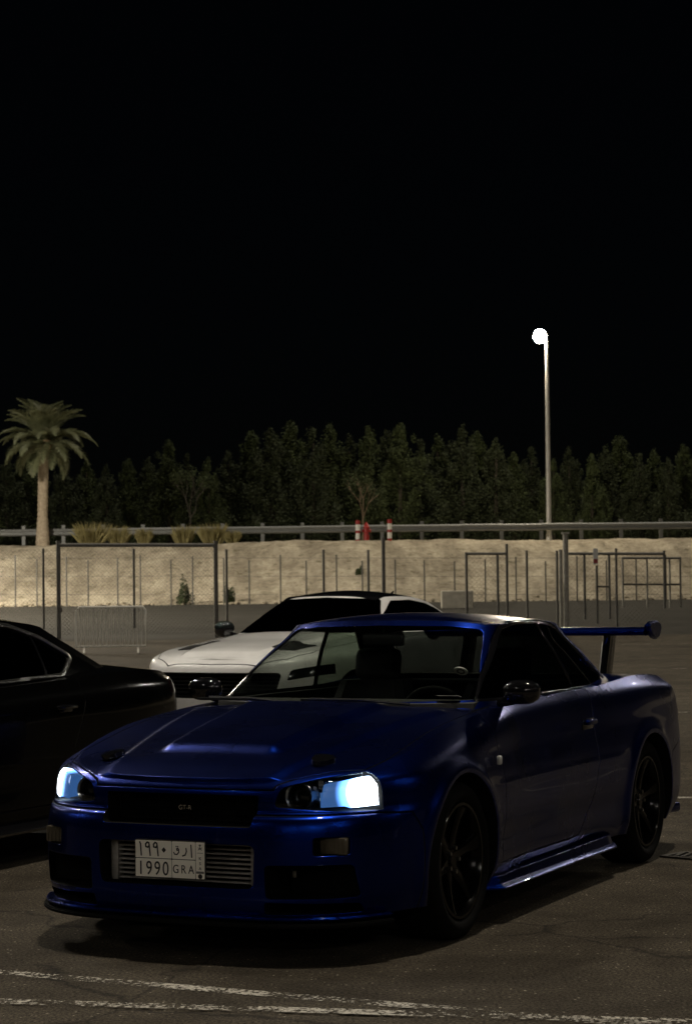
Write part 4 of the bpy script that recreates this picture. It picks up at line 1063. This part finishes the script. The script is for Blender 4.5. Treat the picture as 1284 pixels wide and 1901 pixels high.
# ------------------------------------------------------------------ lamps
def lamp_post(base, h, label, heads, arm=.45, group=None, glow='mast_glow', dome=.13, rz=0.):
    t = empty('street_lamp', base, rz); tag(t, label, 'street lamp', group)
    bm = bmesh.new(); tube(bm, [(0, 0, -.3), (0, 0, 1.2), (0, 0, h*.6), (0, 0, h)], [.115, .11, .09, .065], 14); from_bm('pole', bm, 'pole_steel' if dome > .25 else 'dark_steel', t, 50)
    bm = bmesh.new(); lathe(bm, [(0, .2), (.04, .2), (.05, .13), (.35, .125)], 16, 'z'); from_bm('base_collar', bm, 'pole_steel', t, 40)
    for k in range(heads):
        a = math.pi+2*math.pi*k/max(heads, 1)
        hd = empty('lamp_head', (0, 0, h)); hd.parent = t; hd.rotation_euler = (0, 0, a)
        bm = bmesh.new(); tube(bm, [(0, 0, -.05), (arm*.5, 0, .08), (arm, 0, .14)], .035, 8); from_bm('arm', bm, 'pole_steel', hd, 60)
        bm = bmesh.new(); box(bm, (arm+.16, 0, .17), (.62, .30, .10), bevel=.03); from_bm('housing', bm, 'pole_steel', hd, 50)
        bm = bmesh.new(); ellipsoid(bm, (arm+.17, 0, .125 if dome > .3 else .105), (dome, dome*(.55 if dome < .3 else .9), .05 if dome < .3 else .30), 20, 12); 
        if glow == 'flood_glow':
            bm.free(); bm = bmesh.new(); box(bm, (arm+.17, 0, .112), (.46, .22, .012))
        from_bm('lens', bm, glow, hd, 180)
    return t
p = at(1014, 628, 91); zb = bank_h(p.x, 91)
top = at(1014, 628, 91).z
lamp_post((p.x, 91, zb-.1), top-zb+.1, 'tall steel lamp post with a lit lamp, behind the guardrail', 1, arm=.12, glow='lamp_head_glow', dome=.30)
for k, (x, y, h, nh, rz) in enumerate([(11, -7, 9.5, 1, .6), (-13, -3, 9.5, 1, .2), (13.8, 30.5, 9.0, 2, 1.2), (-17, 27, 10, 2, .4), (-20, 66, 10.5, 3, .3), (26, 5, 10, 2, 0.), (-24, 11, 10, 2, .8), (4, -21, 10, 3, .5), (-8, -30, 10, 2, .1)]):
    words = ['behind the camera to the right', 'behind the camera to the left', 'right of the blue coupe', 'left of the black sedan', 'left of the palm', 'far to the right', 'far to the left', 'far behind the camera', 'farthest behind the camera']
    lamp_post((x, y, gz(y)), h, 'lit lamp mast outside the picture, '+words[k], nh, rz=rz, group='lot lamp masts', glow='flood_glow' if y > 50 else 'mast_glow', dome=.20 if y > 50 else .04)
for k, (x, y, h, nh, rz, w_) in enumerate([(-9.8, 22.5, 12.5, 3, .5, 'far left of the white coupe'), (-8.4, 15.5, 12.5, 2, .2, 'left of the white coupe'), (8.2, 7.0, 12.0, 1, .2, 'right of the camera')]):
    lamp_post((x, y, gz(y)), h, 'tall lit lamp mast outside the picture, '+w_, nh, rz=rz, group='lot lamp masts', glow='key_glow', dome=.12 if k < 2 else .07)

# ------------------------------------------------------------------ guardrail
GY = 90.0
gr = empty('guardrail', (0, GY, BZ1)); tag(gr, 'long galvanised steel guardrail along the top of the sandy bank', 'guardrail')
step = 74*GY/F
x0 = at(857, 985, GY).x
prof = [(-.04, .155), (-.0, .15), (.045, .10), (.045, .06), (0, .02), (0, -.02), (.045, -.06), (.045, -.10), (0, -.15), (-.04, -.155)]
zr = at(642, 982, GY).z - BZ1
def rz_(x): return zr
pm = None; bmn = None
for k in range(-20, 14):
    x = x0+k*step
    if pm is None:
        bm = bmesh.new(); box(bm, (0, .09, -.085), (.16, .10, .93), bevel=.006); pm = from_bm('post', bm, 'galvanised', gr); o = pm
        secs = [[(xx, -a, z) for a, z in prof]+[(xx, -a+.006, z) for a, z in prof[::-1]] for xx in (0, step*1.02)]
        bmn = lofted('beam', secs, 'galvanised', gr, 50); b2 = bmn
    else:
        o = pm.copy(); COL.objects.link(o); b2 = bmn.copy(); COL.objects.link(b2)
    o.location = (x, 0, zr-.08); b2.location = (x, 0, zr+random.uniform(-.008, .008))

# ------------------------------------------------------------------ fences
def post_bm(h, w): bm = bmesh.new(); tube(bm, [(0, 0, -.05), (0, 0, h)], w/2, 8); return bm
def fence_posts(t, pxs, y, top_py, w, m, name='post'):
    for px in pxs:
        q = at(px, top_py(px) if callable(top_py) else top_py, y); zg = gz(min(y, 75)); o = from_bm(name, post_bm(q.z-zg, w), m, t, 50); o.location = (q.x, y, zg)
def rail(t, px0, px1, py, y, w, m, name='rail'):
    a, b = at(px0, py, y), at(px1, py, y); bm = bmesh.new(); tube(bm, [a, b], w/2, 8); return from_bm(name, bm, m, t, 50)
def stile(t, px, py0, py1, y, w, m, name='upright'):
    a, b = at(px, py0, y), at(px, py1, y); b.x = a.x; bm = bmesh.new(); tube(bm, [b, a], w/2, 8); return from_bm(name, bm, m, t, 50)
def chain(t, xa, xb, za, zb_, y, sp=.075, r=.0035):
    bm = bmesh.new(); H = zb_-za; Wd = xb-xa
    def seg(p, q):
        d = (q-p).normalized(); n = Vector((-d.z, 0, d.x))*r; vs_ = []
        ring = lambda c: [bm.verts.new(c+n), bm.verts.new(c-n*.5+Vector((0, r*.87, 0))), bm.verts.new(c-n*.5-Vector((0, r*.87, 0)))]
        A, B_ = ring(p), ring(q)
        for k in range(3): bm.faces.new((A[k], A[(k+1) % 3], B_[(k+1) % 3], B_[k]))
    k = -H
    while k < Wd:
        a0, a1 = max(0, k), min(Wd, k+H)
        if a1 > a0:
            seg(Vector((xa+a0, y, za+a0-k)), Vector((xa+a1, y, za+a1-k)))
            seg(Vector((xa+a0, y+.004, zb_-(a0-k))), Vector((xa+a1, y+.004, zb_-(a1-k))))
        k += sp*1.414
    return tag(from_bm('wire_mesh', bm, 'dark_steel', t, recalc=False), kind='stuff')
YA = 54.0
t = empty('chain_link_fence', (0, 0, 0)); tag(t, 'near chain link fence with thick round posts and a top rail on the left', 'fence')
fence_posts(t, [108, 400], YA, 1004, .115, 'dark_steel'); fence_posts(t, [711], YA, 998, .10, 'dark_steel')
rail(t, 108, 400, 1012, YA, .10, 'dark_steel')
xa, xb = at(108, 1010, YA).x, at(400, 1010, YA).x
chain(t, xa, xb, gz(YA)+.1, at(250, 1014, YA).z, YA)
stile(t, 112, 1128, 1137, YA-.06, .10, 'dark_steel', 'latch')
chain(t, at(-60, 1010, YA).x, xa, gz(YA)+.1, at(50, 1020, YA).z, YA)
t = empty('chain_link_fence', (0, 0, 0)); tag(t, 'middle row of slim dark fence posts between the near fence and the bank', 'fence')
fence_posts(t, [80, 248, 420, 600, 683, 977, 1033], 59.5, lambda px: 1018+.004*px, .075, 'dark_steel')
t = empty('wire_fence', (0, 0, 0)); tag(t, 'thin wire fence on slender grey posts along the foot of the sandy bank', 'fence')
PC = [-20, 28, 68, 123, 163, 218, 260, 317, 357, 415, 462, 520, 568, 624, 672, 733, 787, 843, 900, 957, 1012, 1070, 1125, 1180, 1235, 1290]
fence_posts(t, PC, 74.2, lambda px: 1030+(px*7 % 13), .055, 'dark_steel')
for py in (1036, 1070, 1104): rail(t, -20, 1290, py, 74.2, .012, 'dark_steel', 'wire')
t = empty('fence_gate', (0, 0, 0)); tag(t, 'narrow gate frame of dark tube left of the thick gate post', 'gate')
for px, p0 in ((865, 1025), (923, 1030), (940, 1010)): stile(t, px, p0, 1152, 56, .075, 'dark_steel')
rail(t, 865, 940, 1028, 56, .075, 'dark_steel'); chain(t, at(865, 1028, 56).x, at(940, 1028, 56).x, gz(56)+.1, at(900, 1030, 56).z, 56, .09, .0028)
t = empty('gate_post', (0, 0, 0)); tag(t, 'thick weathered double gate post standing above the fence line', 'post')
stile(t, 1049, 992, 1168, 55, .15, 'barrier_steel', 'post'); stile(t, 1040, 1020, 1165, 55.1, .10, 'barrier_steel', 'post')
bm = bmesh.new(); q = at(1049, 990, 55); box(bm, (q.x, 55, q.z), (.20, .20, .05), bevel=.01); from_bm('cap', bm, 'barrier_steel', t)
t = empty('fence_gate', (0, 0, 0)); tag(t, 'wide gate frame of dark tube right of the thick gate post', 'gate')
for px, p0, p1 in ((1084, 1030, 1150), (1107, 1050, 1158), (1130, 1030, 1150), (1143, 1018, 1170), (1232, 1022, 1130)): stile(t, px, p0, p1, 56.5, .07, 'dark_steel')
rail(t, 1052, 1232, 1028, 56.5, .08, 'dark_steel'); rail(t, 1107, 1130, 1089, 56.5, .05, 'dark_steel')
chain(t, at(1052, 1028, 56.5).x, at(1232, 1028, 56.5).x, gz(56.5)+.1, at(1140, 1030, 56.5).z, 56.5, .09, .0028)
t = empty('fence_gate', (0, 0, 0)); tag(t, 'gate frame with a middle rail farthest right, near the bank', 'gate')
for px in (1155, 1200, 1242, 1262): stile(t, px, 1034, 1128, 63, .065, 'barrier_steel')
rail(t, 1155, 1262, 1036, 63, .07, 'dark_steel'); rail(t, 1155, 1262, 1085, 63, .06, 'dark_steel')
t = empty('small_sign', at(1105, 1033, 56.35)); tag(t, 'small pale notice with a red band on the wide gate frame', 'sign')
bm = bmesh.new(); box(bm, (0, 0, 0), (.13, .02, .44), bevel=.004); from_bm('sign_board', bm, 'post_white', t)
bm = bmesh.new(); box(bm, (0, -.012, -.13), (.12, .004, .12)); from_bm('red_band', bm, 'hydrant_red', t)

# crowd barrier and concrete block
def crowd_barrier(px0, px1, y, rz, label):
    a, b = at(px0, 1215, y), at(px1, 1215, y); L_ = (b.x-a.x)/math.cos(rz); zg = gz(y)
    t = empty('crowd_barrier', ((a.x+b.x)/2, y, zg), rz); tag(t, label, 'barrier')
    top = at((px0+px1)/2, 1127, y).z-zg; bot = .17; w = L_/2
    bm = bmesh.new(); pts = [(-w, 0, bot), (-w, 0, top-.08), (-w+.06, 0, top), (w-.06, 0, top), (w, 0, top-.08), (w, 0, bot), (-w, 0, bot)]
    tube(bm, pts, .027, 8, cap=False); from_bm('frame', bm, 'barrier_bright', t, 60)
    bm = bmesh.new(); tube(bm, [(0, 0, bot), (0, 0, top)], .017, 6); b0 = from_bm('bar', bm, 'barrier_bright', t, 60)
    n = 15
    for i in range(n):
        o = b0 if i == 0 else b0.copy()
        if i: COL.objects.link(o); o.parent = t
        o.location = (-w+2*w*(i+1)/(n+1), 0, 0)
    for s in (-.78, .78):
        bm = bmesh.new(); tube(bm, [(s*w, 0, bot), (s*w, -.10, .03), (s*w, -.28, .02)], .018, 6); tube(bm, [(s*w, 0, bot), (s*w, .10, .03), (s*w, .28, .02)], .018, 6); from_bm('foot', bm, 'barrier_bright', t, 60)
crowd_barrier(143, 270, 46, R(6), 'low steel crowd barrier with upright bars behind the black sedan')
q = at(848, 1118, 70); bm = bmesh.new(); box(bm, (0, 0, .30), (1.08, .5, .62), bevel=.03); cb = from_bm('concrete_block', bm, 'road_asphalt'); cb.location = (q.x, 70, gz(70)-.02)
cb.data.materials[0] = M['concrete']; tag(cb, 'low pale block on the road at the foot of the bank', 'concrete block')

# ------------------------------------------------------------------ hydrant and striped posts
HY = 88.6
q = at(680, 1006, HY); hz = bank_h(q.x, HY)-.05
t = empty('fire_hydrant', (q.x, HY, hz)); tag(t, 'red fire hydrant on the bank in front of the guardrail', 'fire hydrant')
bm = bmesh.new(); lathe(bm, [(0, .17), (.05, .17), (.06, .12), (.62, .11), (.64, .15), (.68, .15), (.70, .11), (.80, .085), (.86, .04), (.90, .035), (.90, 0)], 18, 'z'); from_bm('barrel', bm, 'hydrant_red', t, 40)
for a, z, l in ((0, .52, .20), (math.pi, .52, .20), (-math.pi/2, .42, .22)):
    d = Vector((math.cos(a), math.sin(a), 0)); bm = bmesh.new(); tube(bm, [d*.08+Vector((0, 0, z)), d*(l-.05)+Vector((0, 0, z)), d*(l-.05)+Vector((0, 0, z)), d*l+Vector((0, 0, z))], [.055, .055, .075, .07], 10); from_bm('outlet', bm, 'hydrant_red', t, 40)
for px, words in ((664, 'left of the fire hydrant'), (723, 'right of the fire hydrant')):
    q = at(px, 1003, HY-.2); zb = bank_h(q.x, HY-.2)-.05
    t = empty('marker_post', (q.x, HY-.2, zb)); tag(t, 'red and white striped marker post '+words, 'post', 'striped marker posts')
    hh = .98; bands = [(0, .16, 'hydrant_red'), (.16, .42, 'post_white'), (.42, .54, 'hydrant_red'), (.54, .80, 'post_white'), (.80, hh, 'hydrant_red')]
    for a, b, m in bands:
        bm = bmesh.new(); lathe(bm, [(a, 0), (a, .095), (b, .095), (b, 0)], 16, 'z'); from_bm('band', bm, m, t, 40)

# ------------------------------------------------------------------ vegetation
def leaf_cloud(fn, n, size, seed, zsq=1.0):
    """n leaf faces; fn(rng)->(pos,outward)"""
    rg = np.random.RandomState(seed); v = []; f = []
    for i in range(n):
        p, out = fn(rg); a = Vector(out)+Vector(rg.normal(0, .55, 3)); a.normalize(); x, y = frame_from(a)
        ang = rg.uniform(0, 6.28); u = x*math.cos(ang)+y*math.sin(ang); w = a.cross(u); s = size*rg.uniform(.6, 1.35); p = Vector(p)
        k = len(v); v += [p-u*s, p+w*s*.42, p+u*s, p-w*s*.42]; f.append((k, k+1, k+2, k+3))
    return v, f
def conifer_mesh(seed, h, w):
    rg0 = np.random.RandomState(seed+50)
    # clumps stacked up a tapering column, uneven in reach
    cl = []
    spires = [(rg0.uniform(-.5, .5)*w, rg0.uniform(-.5, .5)*w, rg0.uniform(.62, .92)) for _ in range(4)]+[(0, 0, 1.0)]*3
    for i in range(190):
        sx, sy, sh = spires[rg0.randint(len(spires))]
        u = rg0.rand()**.9; th = rg0.uniform(0, 6.28); env = w*.85*(1-u)**.62*(.6+.4*min(1, u/.12))
        r = env*rg0.uniform(.25, 1.1); cl.append((sx*(1-u*.4)+r*math.cos(th), sy*(1-u*.4)+r*math.sin(th), .1+u*h*.96*sh, .09+.15*(1-u)+rg0.uniform(0, .07)))
    cl.append((0, 0, h*.97, .08))
    cl = np.array(cl)
    def fn(rg):
        c = cl[rg.randint(len(cl))]; d = rg.normal(0, 1, 3); d /= np.linalg.norm(d)+1e-6
        r = c[3]*(.45+.6*rg.rand()); p = c[:3]+d*r*np.array([1, 1, 2.3]); return p, d*np.array([1, 1, .4])+np.array([0, 0, .15])
    return leaf_cloud(fn, 11000, .058, seed)
tree_meshes = []
for k in range(6):
    v, f = conifer_mesh(k, 6.0, 1.25); me = bpy.data.meshes.new('crown'); me.from_pydata([tuple(p) for p in v], [], f); me.materials.append(M['leaf_dark' if k % 2 else 'leaf_mid']); tree_meshes.append(me)
bm = bmesh.new(); tube(bm, [(0, 0, -.3), (0.03, 0, 2), (0, .02, 5.2)], [.12, .09, .03], 8); tk = from_bm('trunk', bm, 'dark_bark', None, 60); trunk_me = tk.data; bpy.data.objects.remove(tk)
ROW = [(-30, 845), (12, 850), (48, 838), (118, 845), (160, 852), (196, 862), (238, 850), (276, 845), (312, 815), (348, 838), (386, 848), (424, 835), (466, 800), (502, 788), (541, 779), (580, 790), (612, 784), (648, 806), (684, 790), (716, 793), (741, 783), (778, 812), (812, 806), (856, 788), (884, 800), (920, 808), (952, 838), (986, 826), (1026, 850), (1056, 828), (1098, 842), (1122, 832), (1150, 806), (1188, 838), (1214, 832), (1240, 850), (1268, 824), (1300, 830)]
ORD = 'first second third fourth fifth sixth seventh eighth ninth tenth eleventh twelfth thirteenth fourteenth fifteenth sixteenth seventeenth eighteenth nineteenth twentieth'.split()
def ordinal(i, n): return (ORD[i]+' from the left') if i < (n+1)//2 else (ORD[n-1-i]+' from the right')
for i, (px, py) in enumerate(ROW):
    dep = 104+ (i*37 % 5)*1.1; q = at(px, py, dep); zg = BZ1+.15; h = q.z-zg
    t = empty('evergreen_tree', (q.x, dep, zg), (i*2.4) % 6.28); s = h/6.1; ww = s*(1.25+.45*((i*29) % 10)/10); t.scale = (ww, ww, s)
    tag(t, 'dark columnar evergreen tree behind the guardrail, '+ordinal(i, len(ROW)), 'tree', 'row of evergreen trees')
    for nm, me in (('crown', tree_meshes[i % 6]), ('trunk', trunk_me)):
        o = bpy.data.objects.new(nm, me); COL.objects.link(o); o.parent = t
# palm
PY = 89.5
q = at(79, 1003, PY); zb = bank_h(q.x, PY)-.1; ct = at(82, 828, PY)
t = empty('palm_tree', (q.x, PY, zb)); tag(t, 'date palm with a rough pale trunk at the left, on the bank', 'palm tree')
H = ct.z-zb
bm = bmesh.new(); pts = []; rr = []
for i in range(46):
    u = i/45; pts.append((.10*u**2, 0, H*u)); rr.append((.30-.09*min(1, u*3)+.03*max(0, u-.85)/.15)*(1.0+.10*(i % 2)))
tube(bm, pts, rr, 14); from_bm('trunk', bm, 'palm_bark', t, 30)
bm = bmesh.new(); ellipsoid(bm, (.10, 0, H), (.34, .34, .42), 14, 10); from_bm('crown_shaft', bm, 'palm_dry', t, 60)
def frond(L_, el, seed, m):
    rg = np.random.RandomState(seed); v = []; f = []; pts = []; n = 30
    pos = Vector((0, 0, 0)); ang = el
    for i in range(n+1):
        pts.append((pos.copy(), ang)); ang -= (.012+.055*(i/n))*(1.25 if el < .9 else .95); pos = pos+Vector((math.cos(ang), 0, math.sin(ang)))*(L_/n)
    for i, (p, a) in enumerate(pts):
        wd_ = .022*(1-i/n)+.006; d = Vector((math.cos(a), 0, math.sin(a))); up = Vector((-math.sin(a), 0, math.cos(a)))
        k = len(v); v += [p+Vector((0, wd_, 0)), p-Vector((0, wd_, 0)), p+up*wd_]
        if i: f += [(k-3, k-2, k+1, k), (k-2, k-1, k+2, k+1), (k-1, k-3, k, k+2)]
    for i in range(3, n):
        for hf in (0, .33, .66):
            for s in (-1, 1):
                p, a = pts[i]; p = p.lerp(pts[i+1][0], hf); u = i/n; d = Vector((math.cos(a), 0, math.sin(a))); up = Vector((-math.sin(a), 0, math.cos(a)))
                ll = .52*math.sin(math.pi*min(.97, u*.82+.16))*rg.uniform(.85, 1.1)
                e = (d*.70+Vector((0, s, 0))*.78+up*rg.uniform(-.15, .45)).normalized(); tip = p+e*ll+Vector((0, 0, -.10*ll)); mid = p+e*ll*.5+Vector((0, 0, .02)); wv = d*.015
                k = len(v); v += [p-wv*.6, p+wv*.6, mid+wv, tip, mid-wv]; f.append((k, k+1, k+2, k+3, k+4))
    me = bpy.data.meshes.new('frond'); me.from_pydata([tuple(p) for p in v], [], f); me.materials.append(M[m]); return me
fm = [frond(2.25, 1.35, 1, 'palm_leaf'), frond(2.35, 1.0, 2, 'palm_leaf'), frond(2.4, .62, 3, 'palm_leaf'), frond(2.3, .20, 4, 'palm_leaf'), frond(1.9, -.30, 5, 'palm_leaf')]
rg = np.random.RandomState(11)
for kind, cnt in ((0, 8), (1, 12), (2, 13), (3, 12), (4, 7)):
    for i in range(cnt):
        o = bpy.data.objects.new('frond', fm[kind]); COL.objects.link(o); o.parent = t; o.location = (.10, 0, H+.22-.06*kind); s = rg.uniform(.9, 1.08); o.scale = (s, s, s)
        o.rotation_euler = (rg.uniform(-.12, .12), rg.uniform(-.14, .14), 2*math.pi*(i+rg.uniform(-.25, .25))/cnt+kind*.4)
# small bare trees in front of the row
def sapling(px, py_base, py_top, dep, seed, label):
    a, b = at(px, py_base, dep), at(px, py_top, dep); zb = BZ1+.1; h = b.z-zb; t = empty('young_tree', (a.x, dep, zb)); tag(t, label, 'tree')
    rg = np.random.RandomState(seed); bm = bmesh.new(); tips = []
    def grow(p, d, l, r, lev):
        e = p+d*l; mid = p+d*l*.5+Vector(rg.normal(0, .04*l, 3)); tube(bm, [p, mid, e], [r, r*.85, r*.65], 6)
        if lev == 0: tips.append(e); return
        for k in range(3): grow(e, (d+Vector((rg.uniform(-.75, .75), rg.uniform(-.75, .75), rg.uniform(0, .5)))).normalized(), l*rg.uniform(.55, .8), r*.6, lev-1)
    grow(Vector((0, 0, -.1)), Vector((.03, 0, 1)).normalized(), h*.42, .055, 3)
    from_bm('trunk', bm, 'bark' if seed == 5 else 'dark_bark', t, 60)
    def fn(r_): c = tips[r_.randint(len(tips))]; d = r_.normal(0, 1, 3); return c+Vector(d)*.15, d
    v, f = leaf_cloud(fn, 520, .06, seed); pyd('crown', v, f, 'leaf_mid', t)
sapling(672, 985, 892, 92.5, 5, 'small sparse young tree behind the fire hydrant')
sapling(352, 985, 885, 92.5, 8, 'thin young tree with bare stem behind the guardrail, right of the palm')
# grass tufts on the crest
def tuft(px, w_px, top_py, dep, seed, label, m='dry_grass', cat='grass tuft', name='grass_tuft', group='dry grass tufts'):
    q = at(px, top_py, dep); zb = bank_h(q.x, dep)-.05; h = max(.35, q.z-zb); w = w_px*dep/F/2
    rg = np.random.RandomState(seed); v = []; f = []
    for i in range(520):
        a = rg.uniform(0, 6.28); r = w*.55*math.sqrt(rg.rand()); p = Vector((r*math.cos(a), r*math.sin(a)*.8, 0)); lean = Vector((math.cos(a), math.sin(a)*.8, 0))*(r*.9+rg.uniform(0, .25)*w)
        hh = h*rg.uniform(.55, 1.05)*(1-.35*(r/w)**2); pw = Vector((rg.uniform(-1, 1), rg.uniform(-1, 1), 0)).normalized()*.016
        k = len(v); m1 = p+lean*.4+Vector((0, 0, hh*.6)); tp = p+lean+Vector((0, 0, hh))
        v += [p-pw, p+pw, m1+pw*.8, tp, m1-pw*.8]; f.append((k, k+1, k+2, k+3, k+4))
    o = pyd(name, v, f, m); o.location = (q.x, dep, zb); tag(o, label, cat, group); return o
tuft(170, 74, 966, 88.6, 1, 'largest dry grass tuft, on the bank just right of the palm')
tuft(220, 46, 974, 88.7, 2, 'dry grass tuft touching the right side of the largest tuft')
tuft(267, 34, 978, 88.8, 3, 'smallest dry grass tuft, in front of the guardrail')
tuft(340, 44, 973, 88.7, 4, 'dry grass tuft at the foot of the thin young tree')
tuft(395, 58, 969, 88.6, 5, 'broad dry grass tuft above the right fence post')
tuft(432, 34, 983, 88.5, 6, 'low dry grass tuft at the right end of the tufts')
def shrub(px, py_b, py_t, w_px, dep, seed, label):
    a, b = at(px, py_b, dep), at(px, py_t, dep); zb = bank_h(a.x, dep)-.05; h = max(.3, b.z-zb); w = w_px*dep/F/2
    t = empty('shrub', (a.x, dep, zb)); tag(t, label, 'shrub', 'shrubs on the bank')
    def fn(rg): d = rg.normal(0, 1, 3); d /= np.linalg.norm(d); d[2] = abs(d[2]); r = rg.uniform(.5, 1)*(1+.25*math.sin(d[0]*5+seed)); return Vector((d[0]*w*r, d[1]*w*r, d[2]*h*r)), d
    v, f = leaf_cloud(fn, 700, .06, seed); pyd('foliage', v, f, 'leaf_mid', t)
    bm = bmesh.new()
    for k in range(5): tube(bm, [(0, 0, -.05), (w*.4*math.cos(k*1.3), w*.4*math.sin(k*1.3), h*.7)], [.02, .008], 5)
    tag(from_bm('stems', bm, 'bark', t), kind='stuff')
shrub(342, 1118, 1074, 36, 75.6, 2, 'green shrub at the foot of the bank inside the fence panel')
shrub(424, 1118, 1085, 24, 75.7, 4, 'thin green shrub at the foot of the bank right of the fence panel')
shrub(668, 1072, 1060, 14, 79.5, 6, 'tiny dark shrub halfway up the bank below the hydrant')
# loose stones along the foot of the bank, more than anyone could count
rg = np.random.RandomState(4); bm = bmesh.new()
for i in range(260):
    x = rg.uniform(-15, 14)
    if x > -4 and rg.rand() < .55: continue
    y = 74.9+abs(rg.normal(0, .9)); s = rg.uniform(.03, .11); g = bmesh.ops.create_icosphere(bm, subdivisions=1, radius=s)
    for v_ in g['verts']: v_.co = Vector((v_.co.x*rg.uniform(.8, 1.4), v_.co.y*rg.uniform(.8, 1.3), v_.co.z*rg.uniform(.5, .9)))+Vector((x, y, bank_h(x, y)+s*.2))
tag(from_bm('loose_stones', bm, 'rock'), 'pale loose stones scattered along the foot of the bank', 'stones', kind='stuff')
